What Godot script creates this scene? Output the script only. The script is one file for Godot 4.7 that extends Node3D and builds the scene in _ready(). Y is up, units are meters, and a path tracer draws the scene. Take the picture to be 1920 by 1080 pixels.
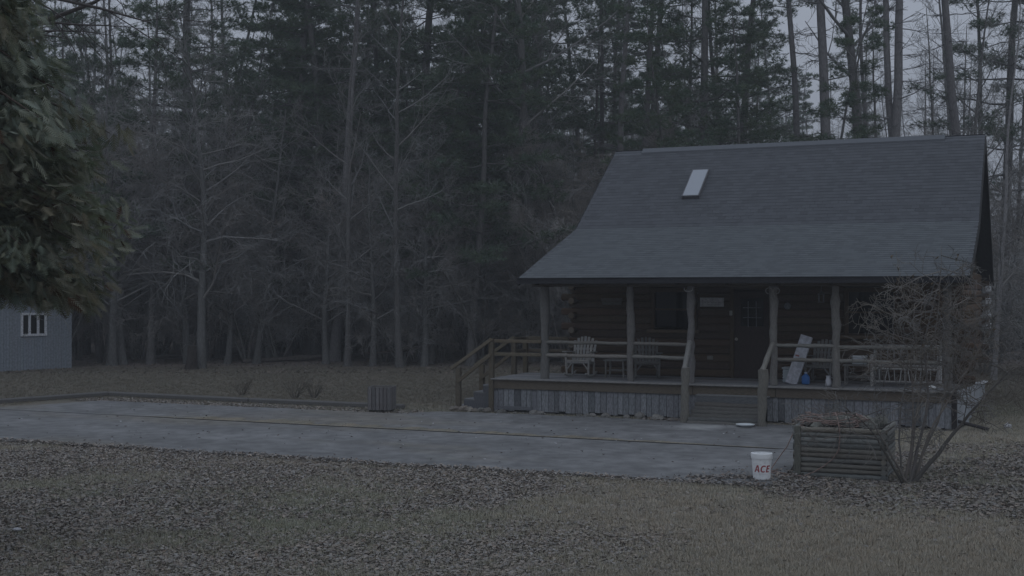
extends Node3D

# House frame: u runs along the cabin front to the right, v runs back from the deck edge, y is up.
const THETA := 0.4032
const ORIGIN := Vector3(-0.415, 0.0, -27.9)
var rng := RandomNumberGenerator.new()
var used := {}
var M := {}
var TEX := {}


class MB:
	var v := PackedVector3Array()
	var n := PackedVector3Array()
	var c := PackedColorArray()
	var idx := PackedInt32Array()
	var col := Color.WHITE

	func face(pts: Array, away_from: Vector3) -> void:
		var m := Vector3.ZERO
		for p in pts:
			m += p
		m /= pts.size()
		var nr: Vector3 = (pts[1] - pts[0]).cross(pts[2] - pts[0]).normalized()
		var flip := nr.dot(m - away_from) < 0.0
		if flip:
			nr = -nr
		var b := v.size()
		for p in pts:
			v.append(p)
			n.append(nr)
			c.append(col)
		for k in range(1, pts.size() - 1):
			if flip:
				idx.append(b); idx.append(b + k); idx.append(b + k + 1)
			else:
				idx.append(b); idx.append(b + k + 1); idx.append(b + k)

	func blade(a: Vector3, b: Vector3, d: Vector3, toward: Vector3) -> void:
		var s := v.size()
		var nr := (d - a).cross(b - a).normalized()
		if nr == Vector3.ZERO:
			nr = toward
		v.append(a); v.append(b); v.append(d)
		n.append(nr); n.append(nr); n.append(nr)
		c.append(col); c.append(col); c.append(col)
		idx.append(s); idx.append(s + 1); idx.append(s + 2)

	func box(xf: Transform3D, size: Vector3, bev := 0.0) -> void:
		var h := size * 0.5
		var o := xf.origin
		if bev <= 0.0:
			for ax in 3:
				for s in [-1.0, 1.0]:
					var pts := []
					for q in [[-1, -1], [1, -1], [1, 1], [-1, 1]]:
						var p := Vector3.ZERO
						p[ax] = s * h[ax]
						p[(ax + 1) % 3] = q[0] * h[(ax + 1) % 3]
						p[(ax + 2) % 3] = q[1] * h[(ax + 2) % 3]
						pts.append(xf * p)
					face(pts, o)
			return
		var i := h - Vector3(bev, bev, bev)
		for ax in 3:
			var b := (ax + 1) % 3
			var d := (ax + 2) % 3
			for s in [-1.0, 1.0]:
				var pts := []
				for q in [[-1, -1], [1, -1], [1, 1], [-1, 1]]:
					var p := Vector3.ZERO
					p[ax] = s * h[ax]
					p[b] = q[0] * i[b]
					p[d] = q[1] * i[d]
					pts.append(xf * p)
				face(pts, o)
				for t in [-1.0, 1.0]:
					var e := []
					for q in [[0, -1], [0, 1], [1, 1], [1, -1]]:
						var p := Vector3.ZERO
						p[ax] = s * (h[ax] if q[0] == 0 else i[ax])
						p[b] = t * (i[b] if q[0] == 0 else h[b])
						p[d] = q[1] * i[d]
						e.append(xf * p)
					face(e, o)
		for sx in [-1, 1]:
			for sy in [-1, 1]:
				for sz in [-1, 1]:
					face([xf * Vector3(sx * h.x, sy * i.y, sz * i.z), xf * Vector3(sx * i.x, sy * h.y, sz * i.z), xf * Vector3(sx * i.x, sy * i.y, sz * h.z)], o)

	func bx(center: Vector3, size: Vector3, bev := 0.0) -> void:
		box(Transform3D(Basis.IDENTITY, center), size, bev)

	func bar(a: Vector3, b: Vector3, w: float, h: float, bev := 0.0) -> void:
		var f := (b - a)
		var z := f.normalized()
		var x := Vector3.UP.cross(z)
		if x.length() < 0.05:
			x = Vector3.RIGHT
		x = x.normalized()
		var y := z.cross(x)
		box(Transform3D(Basis(x, y, z), (a + b) * 0.5), Vector3(w, h, f.length()), bev)

	func tube(pts: PackedVector3Array, rad: PackedFloat32Array, sides: int, cap := true) -> void:
		var m := pts.size()
		var t0 := (pts[1] - pts[0]).normalized()
		var x := t0.cross(Vector3(0.31, 0.12, 0.94))
		if x.length() < 0.1:
			x = t0.cross(Vector3.RIGHT)
		x = x.normalized()
		var base := v.size()
		for k in m:
			var t := t0
			if k > 0 and k < m - 1:
				t = (pts[k + 1] - pts[k - 1]).normalized()
			elif k == m - 1:
				t = (pts[k] - pts[k - 1]).normalized()
			x = (x - t * x.dot(t)).normalized()
			var y := t.cross(x)
			for s in sides:
				var a := TAU * s / sides
				var d := x * cos(a) + y * sin(a)
				v.append(pts[k] + d * rad[k])
				n.append(d)
				c.append(col)
		for k in m - 1:
			for s in sides:
				var a := base + k * sides + s
				var b := base + k * sides + (s + 1) % sides
				idx.append(a); idx.append(a + sides); idx.append(b)
				idx.append(b); idx.append(a + sides); idx.append(b + sides)
		if cap:
			for e in 2:
				var k := 0 if e == 0 else m - 1
				if rad[k] < 0.004:
					continue
				var ring := []
				for s in sides:
					ring.append(v[base + k * sides + s])
				face(ring, pts[1] if e == 0 else pts[m - 2])

	func lathe(prof: Array, sides: int, at: Vector3) -> void:
		var base := v.size()
		for k in prof.size():
			var p: Vector2 = prof[k]
			var d: Vector2 = (prof[mini(k + 1, prof.size() - 1)] - prof[maxi(k - 1, 0)]).normalized()
			for s in sides:
				var a := TAU * s / sides
				v.append(at + Vector3(cos(a) * p.x, p.y, sin(a) * p.x))
				n.append(Vector3(cos(a) * d.y, -d.x, sin(a) * d.y))
				c.append(col)
		for k in prof.size() - 1:
			for s in sides:
				var a := base + k * sides + s
				var b := base + k * sides + (s + 1) % sides
				idx.append(a); idx.append(b); idx.append(a + sides)
				idx.append(b); idx.append(b + sides); idx.append(a + sides)

	func rock(at: Vector3, r: Vector3, seed_: int) -> void:
		var nz := FastNoiseLite.new()
		nz.seed = seed_
		nz.frequency = 0.9
		var rows := 6
		var cols := 9
		var P := []
		for i in rows + 1:
			var row := []
			for j in cols:
				var a := PI * i / rows
				var b := TAU * j / cols
				var d := Vector3(sin(a) * cos(b), cos(a), sin(a) * sin(b))
				row.append(at + d * r * (1.0 + 0.45 * nz.get_noise_3dv(d * 1.3)))
			P.append(row)
		for i in rows:
			for j in cols:
				var k := (j + 1) % cols
				if i == 0:
					face([P[0][0], P[1][j], P[1][k]], at)
				elif i == rows - 1:
					face([P[i][j], P[i][k], P[rows][0]], at)
				else:
					face([P[i][j], P[i][k], P[i + 1][k]], at)
					face([P[i][j], P[i + 1][k], P[i + 1][j]], at)

	func mesh() -> ArrayMesh:
		var a := []
		a.resize(Mesh.ARRAY_MAX)
		a[Mesh.ARRAY_VERTEX] = v
		a[Mesh.ARRAY_NORMAL] = n
		a[Mesh.ARRAY_COLOR] = c
		a[Mesh.ARRAY_INDEX] = idx
		var am := ArrayMesh.new()
		am.add_surface_from_arrays(Mesh.PRIMITIVE_TRIANGLES, a)
		return am


# ---------------------------------------------------------------- helpers
func numbered(s: String) -> String:
	var k: int = used.get(s, 0)
	used[s] = k + 1
	return s if k == 0 else "%s_%03d" % [s, k]


func tag(o: Node3D, label: String, category: String, group := "", kind := "") -> Node3D:
	o.set_meta("label", label)
	o.set_meta("category", category)
	if group:
		o.set_meta("group", group)
	if kind:
		o.set_meta("kind", kind)
	return o


func thing(called: String, label: String, category: String, at := Vector3.ZERO, turn := 0.0, group := "") -> Node3D:
	var o := Node3D.new()
	o.name = numbered(called)
	add_child(o)
	o.position = at
	o.rotation.y = turn
	tag(o, label, category, group)
	return o


func part(called: String, mesh: Mesh, mat: Material, parent: Node3D) -> MeshInstance3D:
	var o := MeshInstance3D.new()
	o.name = called
	o.mesh = mesh
	o.material_override = mat
	parent.add_child(o, true)
	return o


func holder(called: String, parent: Node3D) -> Node3D:
	var o := Node3D.new()
	o.name = called
	parent.add_child(o, true)
	return o


func single(called: String, mesh: Mesh, mat: Material, at := Vector3.ZERO, turn := 0.0) -> MeshInstance3D:
	var o := part(numbered(called), mesh, mat, self)
	o.position = at
	o.rotation.y = turn
	return o


func structure(called: String, mesh: Mesh, mat: Material) -> MeshInstance3D:
	var o := single(called, mesh, mat)
	o.set_meta("kind", "structure")
	return o


func hp(u: float, y: float, v: float) -> Vector3:   # house coordinates to world
	return ORIGIN + Vector3(cos(THETA) * u + sin(THETA) * v, y, sin(THETA) * u - cos(THETA) * v)


func noise_tex(called: String, seed_: int, freq: float, octaves: int, lo: float, hi: float, size := 512, kind := FastNoiseLite.TYPE_SIMPLEX_SMOOTH, power := 1.0) -> void:
	var nz := FastNoiseLite.new()
	nz.seed = seed_
	nz.frequency = freq
	nz.noise_type = kind
	nz.fractal_octaves = octaves
	nz.fractal_gain = 0.6
	var im := nz.get_seamless_image(size, size, false, false, 0.15, true)
	im.convert(Image.FORMAT_L8)
	var d := im.get_data()
	var lut := PackedByteArray()
	var sum := 0.0
	for k in 256:
		var f := lo + (hi - lo) * pow(k / 255.0, power)
		var s := 1.055 * pow(f, 1.0 / 2.4) - 0.055
		lut.append(clampi(int(s * 255.0), 0, 255))
	for k in d.size():
		var b := d[k]
		sum += lo + (hi - lo) * pow(b / 255.0, power) if k % 37 == 0 else 0.0
		d[k] = lut[b]
	var out := Image.create_from_data(size, size, false, Image.FORMAT_L8, d)
	out.generate_mipmaps()
	TEX[called] = {"t": ImageTexture.create_from_image(out), "mean": sum / (d.size() / 37.0)}


func mk(called: String, col: Color, rough := 0.9, tex := "", scale := Vector3.ONE, bump := 0.0, vertex := true, world := false) -> StandardMaterial3D:
	var m := StandardMaterial3D.new()
	m.resource_name = called
	m.roughness = rough
	m.vertex_color_use_as_albedo = vertex
	m.metallic_specular = 0.3
	var k := 1.0
	if tex:
		m.albedo_texture = TEX[tex].t
		k = 1.0 / TEX[tex].mean
		m.uv1_triplanar = true
		m.uv1_world_triplanar = world
		m.uv1_triplanar_sharpness = 4.0
		m.uv1_scale = scale
		if bump > 0.0:
			m.heightmap_enabled = true
			m.heightmap_texture = TEX[tex].t
			m.heightmap_scale = bump
	m.albedo_color = Color(col.r * k, col.g * k, col.b * k).linear_to_srgb()
	M[called] = m
	return m


func gray(f: float, warm := 0.0) -> Color:
	return Color(f * (1.0 + warm), f, f * (1.0 - warm))


func vary(c: Color, amount: float) -> Color:
	var f := 1.0 + rng.randf_range(-amount, amount)
	var w := rng.randf_range(-amount, amount) * 0.25
	return Color(c.r * f * (1.0 + w), c.g * f, c.b * f * (1.0 - w))


func pv(a: Array) -> PackedVector3Array:
	return PackedVector3Array(a)


func rough_log(a: Vector3, b: Vector3, r: float, knots: float, sides := 8, segs := 7) -> MB:   # a peeled, uneven pole
	var mb := MB.new()
	var pts := PackedVector3Array()
	var rad := PackedFloat32Array()
	var d := (b - a).normalized()
	var side := d.cross(Vector3(0.3, 0.2, 0.9)).normalized()
	var other := d.cross(side)
	for k in segs + 1:
		var t := float(k) / segs
		var off := side * rng.randf_range(-1, 1) * knots * 0.6 + other * rng.randf_range(-1, 1) * knots * 0.6
		if k == 0 or k == segs:
			off *= 0.3
		pts.append(a.lerp(b, t) + off)
		rad.append(r * (1.0 + rng.randf_range(-0.12, 0.16)) + (knots * rng.randf() if rng.randf() < 0.3 else 0.0))
	mb.col = vary(Color.WHITE, 0.12)
	mb.tube(pts, rad, sides)
	return mb


# ---------------------------------------------------------------- main
func _ready() -> void:
	rng.seed = 20240
	camera_and_light()
	materials()
	ground()
	paving()
	cabin()
	shed()
	yard_things()
	porch_things()
	make_trees()
	forest()
	near_evergreen()
	shrub()
	ground_cover()


func camera_and_light() -> void:
	var cam := Camera3D.new()
	cam.name = "camera"
	add_child(cam)
	cam.position = Vector3(0, 2.66, 0)
	cam.rotation_degrees.x = 0.195
	cam.fov = 25.9
	cam.near = 0.1
	cam.far = 800.0
	cam.current = true
	# an even overcast at dusk: three times as bright overhead as at the horizon, with faint cloud streaks
	var cl := FastNoiseLite.new()
	cl.seed = 8
	cl.frequency = 1.6
	cl.fractal_octaves = 4
	var pano := Image.create_empty(512, 256, false, Image.FORMAT_RGBF)
	for j in 256:
		var el := (0.5 - (j + 0.5) / 256.0) * PI
		var up := maxf(0.0, sin(el))
		for i in 512:
			var az := (i + 0.5) / 512.0 * TAU
			var q := Vector3(cos(az) * cos(el), sin(el) * 2.6, sin(az) * cos(el))
			var f := 1.0 + 0.10 * cl.get_noise_3dv(q)
			pano.set_pixel(i, j, Color(lerpf(0.285, 0.64, up) * f, lerpf(0.312, 0.735, up) * f, lerpf(0.368, 0.90, up) * f))
	var sky := PanoramaSkyMaterial.new()
	sky.panorama = ImageTexture.create_from_image(pano)
	var e := Environment.new()
	e.background_mode = Environment.BG_SKY
	e.sky = Sky.new()
	e.sky.sky_material = sky
	e.tonemap_mode = Environment.TONE_MAPPER_LINEAR
	e.tonemap_exposure = 0.88
	e.background_energy_multiplier = 1.0
	e.sdfgi_enabled = true
	e.ssao_enabled = true
	e.ssil_enabled = true
	e.fog_enabled = true
	e.fog_density = 0.0019
	e.fog_light_color = Color(0.80, 0.81, 0.82)
	var w := WorldEnvironment.new()
	w.name = "world_environment"
	w.environment = e
	add_child(w)
	var sun := DirectionalLight3D.new()
	sun.name = "overcast_sun"
	sun.light_energy = 0.06
	sun.light_color = Color(1.0, 0.985, 0.96)
	sun.light_angular_distance = 70.0
	sun.shadow_enabled = true
	sun.rotation_degrees = Vector3(-62, 25, 0)
	add_child(sun)


func materials() -> void:
	noise_tex("fine", 3, 0.02, 5, 0.35, 1.0)
	noise_tex("grain", 9, 0.03, 5, 0.30, 1.0)
	noise_tex("soil", 21, 0.05, 6, 0.22, 1.0, 1024)
	noise_tex("stain", 33, 0.014, 7, 0.50, 1.0, 1024)
	noise_tex("scuff", 57, 0.012, 6, 0.62, 1.0, 512, FastNoiseLite.TYPE_SIMPLEX_SMOOTH, 0.45)
	noise_tex("granule", 41, 0.2, 3, 0.45, 1.0)
	mk("ground", Color(1, 1, 1), 1.0, "soil", Vector3(0.33, 0.33, 0.33), 1.5, true, true)
	mk("concrete", Color(1, 1, 1), 0.85, "stain", Vector3(0.16, 0.16, 0.16), 0.0, true, true)
	mk("wood_x", Color(1, 1, 1), 0.92, "grain", Vector3(0.5, 7, 7), 0.3)
	mk("wood_y", Color(1, 1, 1), 0.92, "grain", Vector3(7, 0.5, 7), 0.3)
	mk("wood_z", Color(1, 1, 1), 0.92, "grain", Vector3(7, 7, 0.5), 0.3)
	mk("weathered", Color(1, 1, 1), 0.95, "fine", Vector3(2.6, 0.8, 2.6), 0.3)
	mk("shingle", Color(1, 1, 1), 0.95, "granule", Vector3(3, 3, 3))
	mk("plain", Color(1, 1, 1), 0.8, "fine", Vector3(1.5, 1.5, 1.5))
	mk("paint", Color(1, 1, 1), 0.6, "stain", Vector3(0.7, 0.7, 0.7))
	mk("plastic", Color(1, 1, 1), 0.38)
	mk("scuffed", Color(1, 1, 1), 0.45, "scuff", Vector3(2.2, 2.2, 2.2))
	mk("metal", Color(1, 1, 1), 0.45)
	M.metal.metallic = 0.8
	mk("rock", Color(1, 1, 1), 0.95, "fine", Vector3(3, 3, 3), 0.6)
	mk("bark", Color(1, 1, 1), 0.95, "grain", Vector3(2.2, 0.35, 2.2), 2.0)
	mk("twig", Color(1, 1, 1), 0.95)
	mk("needle", Color(1, 1, 1), 0.75)
	M.needle.backlight_enabled = true
	M.needle.backlight = Color(0.70, 0.75, 0.60)
	mk("leaf", Color(1, 1, 1), 0.9)
	mk("grass", Color(1, 1, 1), 0.95)
	mk("ink", Color(1, 1, 1), 0.7)
	var g := StandardMaterial3D.new()
	g.albedo_color = Color(0.02, 0.022, 0.028)
	g.roughness = 0.06
	g.metallic_specular = 0.22
	M["glass"] = g
	var f := StandardMaterial3D.new()   # frosted acrylic of the roof window
	f.albedo_color = Color(0.26, 0.28, 0.31).linear_to_srgb()
	f.roughness = 0.25
	f.metallic_specular = 0.6
	M["frosted"] = f


# ---------------------------------------------------------------- ground
func leafy(p: Vector2) -> float:   # how thickly leaves lie at world x, depth
	var nz: FastNoiseLite = TEX["leafnoise"]
	var f := nz.get_noise_2d(p.x, p.y) * 0.55 + nz.get_noise_2d(p.x * 3.7 + 50, p.y * 3.7) * 0.3
	var a := 0.0
	# big drift at the front left, fading towards the middle of the lawn
	var edge := 1.6 + (p.y - 12.0) * 0.05
	a = maxf(a, clampf((edge - p.x) * 0.35 + 0.25, 0.0, 1.0) * clampf((23.5 - p.y) * 0.6, 0.0, 1.0))
	# drift on the right, round the shrub
	a = maxf(a, clampf((p.x - 2.6 - (17.2 - p.y) * 0.55) * 0.8, 0.0, 1.0) * clampf((p.y - 12.7) * 0.6, 0.0, 1.0) * clampf((22.5 - p.y) * 0.5, 0.0, 1.0))
	# a loose streak along the front of the slab
	a = maxf(a, 0.3 * clampf(1.0 - absf(p.y - 16.0 + p.x * 0.3) * 0.6, 0.0, 1.0))
	# woods
	a = maxf(a, clampf((p.y - 43.0) * 0.25, 0.0, 1.0))
	return clampf(a * (0.82 + f * 1.5) + f * 0.3, 0.0, 1.0)


func height_at(x: float, d: float) -> float:
	var h := 0.0
	if d > 70.0:
		h += (d - 70.0) * 0.055 * clampf((d - 70.0) / 60.0, 0.0, 1.0)
	if d > 44.0:
		h += clampf((d - 44.0) / 6.0, 0, 1) * 0.18 * (0.6 + (TEX["leafnoise"] as FastNoiseLite).get_noise_2d(x * 0.5, d * 0.5))
	return h


func ground() -> void:
	var nz := FastNoiseLite.new()
	nz.seed = 77
	nz.frequency = 0.22
	nz.fractal_octaves = 4
	TEX["leafnoise"] = nz
	var ds := []
	var d := -40.0
	while d < 430.0:
		ds.append(d)
		d += 8.0 if d < 4.0 else (0.22 if d < 24.0 else (0.5 if d < 50.0 else (3.0 if d < 110.0 else 20.0)))
	var xs := []
	var x := -300.0
	while x <= 300.0:
		xs.append(x)
		x += 20.0 if absf(x + 10.0) > 55.0 else (3.0 if x < -20.0 or x >= 20.0 else 0.25)
	var v := PackedVector3Array()
	var n := PackedVector3Array()
	var c := PackedColorArray()
	var idx := PackedInt32Array()
	for a in ds:
		for b in xs:
			v.append(Vector3(b, height_at(b, a), -a))
			n.append(Vector3.UP)
			var l := leafy(Vector2(b, a))
			var w := nz.get_noise_2d(b * 0.35 + 200.0, a * 0.35)
			var grass := Color(0.245, 0.218, 0.178).lerp(Color(0.205, 0.202, 0.155), clampf(0.4 + w * 1.2, 0, 1))
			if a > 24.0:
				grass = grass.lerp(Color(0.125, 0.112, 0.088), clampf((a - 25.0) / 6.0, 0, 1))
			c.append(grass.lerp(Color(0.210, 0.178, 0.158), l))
	var cols := xs.size()
	for i in ds.size() - 1:
		for j in cols - 1:
			var q := i * cols + j
			idx.append(q); idx.append(q + cols); idx.append(q + 1)
			idx.append(q + 1); idx.append(q + cols); idx.append(q + cols + 1)
	var arr := []
	arr.resize(Mesh.ARRAY_MAX)
	arr[Mesh.ARRAY_VERTEX] = v
	arr[Mesh.ARRAY_NORMAL] = n
	arr[Mesh.ARRAY_COLOR] = c
	arr[Mesh.ARRAY_INDEX] = idx
	var am := ArrayMesh.new()
	am.add_surface_from_arrays(Mesh.PRIMITIVE_TRIANGLES, arr)
	structure("lawn_ground", am, M.ground)


func slab(called: String, poly: Array, y0: float, y1: float, base: Color) -> void:   # a slab cut into a fine grid so its tone can wander
	var nz: FastNoiseLite = TEX["leafnoise"]
	var mb := MB.new()
	var pp := PackedVector2Array()
	for q in poly:
		pp.append(q)
	var u0 := 1e9; var u1 := -1e9; var v0 := 1e9; var v1 := -1e9
	for q in pp:
		u0 = minf(u0, q.x); u1 = maxf(u1, q.x); v0 = minf(v0, q.y); v1 = maxf(v1, q.y)
	var step := 0.25
	var uu := u0
	while uu < u1:
		var vv := v0
		while vv < v1:
			var cell := PackedVector2Array([Vector2(uu, vv), Vector2(uu + step, vv), Vector2(uu + step, vv + step), Vector2(uu, vv + step)])
			for piece in Geometry2D.intersect_polygons(cell, pp):
				var b := mb.v.size()
				for q in piece:
					mb.v.append(hp(q.x, y1, q.y))
					mb.n.append(Vector3.UP)
					var t := 1.0 + 0.20 * nz.get_noise_2d(q.x * 0.9, q.y * 2.2) + 0.28 * nz.get_noise_2d(q.x * 4.0 + 90, q.y * 4.0)
					var col := base * t
					var sand := clampf((nz.get_noise_2d(q.x * 0.5 + 300, q.y * 1.2) - 0.12) * 3.0, 0.0, 1.0) * 0.5
					col = col.lerp(Color(0.175, 0.155, 0.122), sand)
					# a chalky spill in front of the steps
					var sp := Vector2((q.x - 5.15) / 0.75, (q.y + 1.55) / 0.6)
					var chalk := clampf((0.9 - sp.length()) * 1.6 + 0.8 * nz.get_noise_2d(q.x * 9.0, q.y * 9.0), 0.0, 0.55)
					col = col.lerp(Color(0.42, 0.42, 0.41), chalk)
					mb.c.append(col)
				var ids := Geometry2D.triangulate_polygon(piece)
				for k in range(0, ids.size(), 3):
					var a0 := mb.v[b + ids[k]]; var a1 := mb.v[b + ids[k + 1]]; var a2 := mb.v[b + ids[k + 2]]
					var up := (a1 - a0).cross(a2 - a0).y > 0.0
					mb.idx.append(b + ids[k])
					mb.idx.append(b + ids[k + 2] if up else b + ids[k + 1])
					mb.idx.append(b + ids[k + 1] if up else b + ids[k + 2])
			vv += step
		uu += step
	mb.col = base * 0.8
	var mid := Vector2((u0 + u1) / 2, (v0 + v1) / 2)
	for k in pp.size():
		var a := pp[k]
		var b := pp[(k + 1) % pp.size()]
		mb.face([hp(a.x, y0, a.y), hp(b.x, y0, b.y), hp(b.x, y1, b.y), hp(a.x, y1, a.y)], hp(mid.x, (y0 + y1) / 2, mid.y))
	structure(called, mb.mesh(), M.concrete)


func wavy(a: Vector2, b: Vector2, amp: float, count: int) -> Array:
	var out := []
	var d := (b - a)
	var nrm := Vector2(-d.y, d.x).normalized()
	for k in count:
		out.append(a + d * (float(k) / count) + nrm * rng.randf_range(-amp, amp))
	return out


func paving() -> void:
	var c := Color(0.166, 0.166, 0.166)
	var front := wavy(Vector2(-13.5, -8.6), Vector2(7.85, -8.42), 0.09, 70)
	var p: Array = front + wavy(Vector2(7.85, -8.42), Vector2(7.80, -4.42), 0.03, 8) + wavy(Vector2(7.80, -4.42), Vector2(-6.6, -4.18), 0.012, 30) + [Vector2(-12.6, -4.18)]
	slab("concrete_slab", p, -0.1, 0.03, c)
	var q: Array = [Vector2(-12.6, -4.15)] + wavy(Vector2(-6.6, -4.15), Vector2(7.80, -4.38), 0.012, 30) + wavy(Vector2(7.80, -4.36), Vector2(7.7, -0.62), 0.03, 8)
	q += wavy(Vector2(7.7, -0.62), Vector2(-0.4, -0.58), 0.06, 20) + [Vector2(-1.0, -0.75), Vector2(-1.5, -1.35)] + wavy(Vector2(-1.9, -1.5), Vector2(-9.7, -1.45), 0.06, 24) + wavy(Vector2(-9.7, -1.45), Vector2(-10.8, -4.15), 0.05, 6)
	slab("concrete_slab", q, -0.1, 0.036, c * 0.97)
	# strip of dead grass and sand that has settled along the joint
	var mb := MB.new()
	for k in 110:
		var t := k / 110.0
		var u0 := -6.2 + 13.4 * t
		var w := (0.36 + 0.34 * clampf(1.0 - absf(t - 0.25) * 3.0, 0.0, 1.0)) * (0.7 + 0.5 * sin(k * 0.7) * sin(k * 0.23)) * (1.0 if t < 0.75 else (1.0 - t) * 4.0) * minf(1.0, t * 12.0)
		var vc := -4.165 - 0.232 * (u0 + 6.6) / 14.4
		mb.col = vary(Color(0.185, 0.165, 0.128), 0.18)
		mb.face([hp(u0, 0.041, vc - 0.02), hp(u0 + 0.125, 0.041, vc - 0.02), hp(u0 + 0.125, 0.041, vc + w), hp(u0, 0.041, vc + w * 0.95)], hp(u0, -1, vc))
		mb.col = Color(0.045, 0.042, 0.038)
		mb.face([hp(u0, 0.0405, vc - 0.045), hp(u0 + 0.125, 0.0405, vc - 0.045), hp(u0 + 0.125, 0.0405, vc - 0.019), hp(u0, 0.0405, vc - 0.019)], hp(u0, -1, vc))
	structure("joint_path", mb.mesh(), M.plain)


# ---------------------------------------------------------------- cabin
func cabin() -> void:
	var h := thing("log_cabin", "dark brown log cabin with a grey shingle roof, skylight and railed front porch", "cabin", ORIGIN, -THETA)
	# everything below in the cabin's own axes: x = u, z = -v
	var deck := 0.76
	var dark := Color(0.088, 0.061, 0.042)
	var tan_end := Color(0.165, 0.135, 0.105)
	# ---- log walls, laid course by course with crossing ends
	var wall := holder("front_wall", h)
	var side := holder("right_wall", h)
	var lside := holder("left_wall", h)
	var rear := holder("rear_wall", h)
	var course := 0.17
	var holes := [[3.05, 4.10, 1.80, 2.74], [4.88, 5.82, 0.0, 2.74], [7.35, 8.45, 1.72, 2.74]]
	for k in 14:
		var y := deck + course * (k + 0.5)
		var long := k % 2 == 0
		var a := 0.84 if long else 1.07
		var b := 9.98 if long else 9.73
		var cuts := [[a, b]]
		for ho in holes:
			if y > ho[2] and y < ho[3]:
				var nx := []
				for s in cuts:
					if s[0] < ho[0] and s[1] > ho[1]:
						nx.append([s[0], ho[0]]); nx.append([ho[1], s[1]])
					else:
						nx.append(s)
				cuts = nx
		for s in cuts:
			part("log", wall_log(Vector3(s[0], y, -2.08), Vector3(s[1], y, -2.08), course, dark, tan_end, dark * 0.8).mesh(), M.wood_x, wall)
		var yy := y + course * 0.5 if k < 13 else y
		part("log", wall_log(Vector3(9.65, yy, -1.84 if not long else -2.09), Vector3(9.65, yy, -10.76 if not long else -10.5), course, dark, dark * 0.9).mesh(), M.wood_z, side)
		part("log", wall_log(Vector3(1.16, yy, -1.84 if not long else -2.09), Vector3(1.16, yy, -10.76 if not long else -10.5), course, dark, tan_end).mesh(), M.wood_z, lside)
		part("log", wall_log(Vector3(a, y, -10.45), Vector3(9.93 if long else 9.7, y, -10.45), course, dark, Color(0.52, 0.52, 0.52)).mesh(), M.wood_x, rear)
	# log ends painted white at the far right corner
	for k in 4:
		var mb := MB.new()
		mb.col = Color(0.50, 0.51, 0.53)
		mb.bx(Vector3(9.90, 1.76 + k * 0.33, -10.33), Vector3(0.15, 0.16, 0.05), 0.015)
		part("log_end", mb.mesh(), M.plain, rear)
	# ---- gables of dark boards
	for s in 2:
		var gb := MB.new()
		var gx := 9.62 if s == 0 else 1.19
		gb.col = Color(0.045, 0.034, 0.026)
		var z0 := -2.1
		while z0 > -10.5:
			var z1 := z0 - 0.2
			var t0 := roof_y(-z0) - 0.2
			var t1 := roof_y(-z1) - 0.2
			gb.col = vary(Color(0.045, 0.034, 0.026), 0.15)
			gb.face([Vector3(gx, 3.0, z0), Vector3(gx, 3.0, z1 + 0.012), Vector3(gx, maxf(t1, 3.02), z1 + 0.012), Vector3(gx, maxf(t0, 3.02), z0)], Vector3(5, 3.5, -6))
			z0 = z1
		gb.col = Color(0.03, 0.025, 0.02)
		gb.face([Vector3(gx - 0.02, 2.9, -2.1), Vector3(gx - 0.02, 2.9, -10.5), Vector3(gx - 0.02, roof_y(10.5) - 0.2, -10.5), Vector3(gx - 0.02, roof_y(6.254) - 0.2, -6.254), Vector3(gx - 0.02, roof_y(3.171) - 0.2, -3.171), Vector3(gx - 0.02, roof_y(2.1) - 0.2, -2.1)], Vector3(5, 3.5, -6))
		part("gable", gb.mesh(), M.wood_y, h)
	# floor inside and ceiling of the porch
	var fl := MB.new()
	fl.col = Color(0.08, 0.07, 0.06)
	fl.bx(Vector3(5.4, 0.66, -6.2), Vector3(8.4, 0.16, 8.3))
	part("inner_floor", fl.mesh(), M.plain, h)
	roof(h)
	# ---- door
	var door := holder("door", h)
	var mb := MB.new()
	mb.col = Color(0.060, 0.047, 0.040)
	mb.bx(Vector3(5.35, 1.72, -2.04), Vector3(0.80, 1.92, 0.05), 0.006)
	part("door_leaf", mb.mesh(), M.wood_y, door)
	mb = MB.new()
	mb.bx(Vector3(5.36, 2.22, -2.012), Vector3(0.50, 0.62, 0.012))
	part("pane", mb.mesh(), M.glass, door)
	mb = MB.new()
	mb.col = Color(0.20, 0.20, 0.22)
	for s in [-0.09, 0.09]:
		mb.bx(Vector3(5.36 + s, 2.18, -2.002), Vector3(0.014, 0.56, 0.008))
	for s in [2.10, 2.32]:
		mb.bx(Vector3(5.36, s, -1.999), Vector3(0.40, 0.012, 0.008))
	part("came", mb.mesh(), M.plain, door)
	mb = MB.new()
	mb.col = Color(0.085, 0.060, 0.040)
	for s in [4.915, 5.785]:
		mb.bx(Vector3(s, 1.74, -1.99), Vector3(0.09, 1.98, 0.10), 0.008)
	mb.bx(Vector3(5.35, 2.765, -1.985), Vector3(0.98, 0.08, 0.11), 0.008)
	part("door_frame", mb.mesh(), M.wood_y, door)
	mb = MB.new()
	mb.col = Color(0.5, 0.47, 0.40)
	mb.rock(Vector3(5.01, 1.62, -1.98), Vector3(0.035, 0.035, 0.04), 4)
	part("door_knob", mb.mesh(), M.metal, door)
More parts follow.
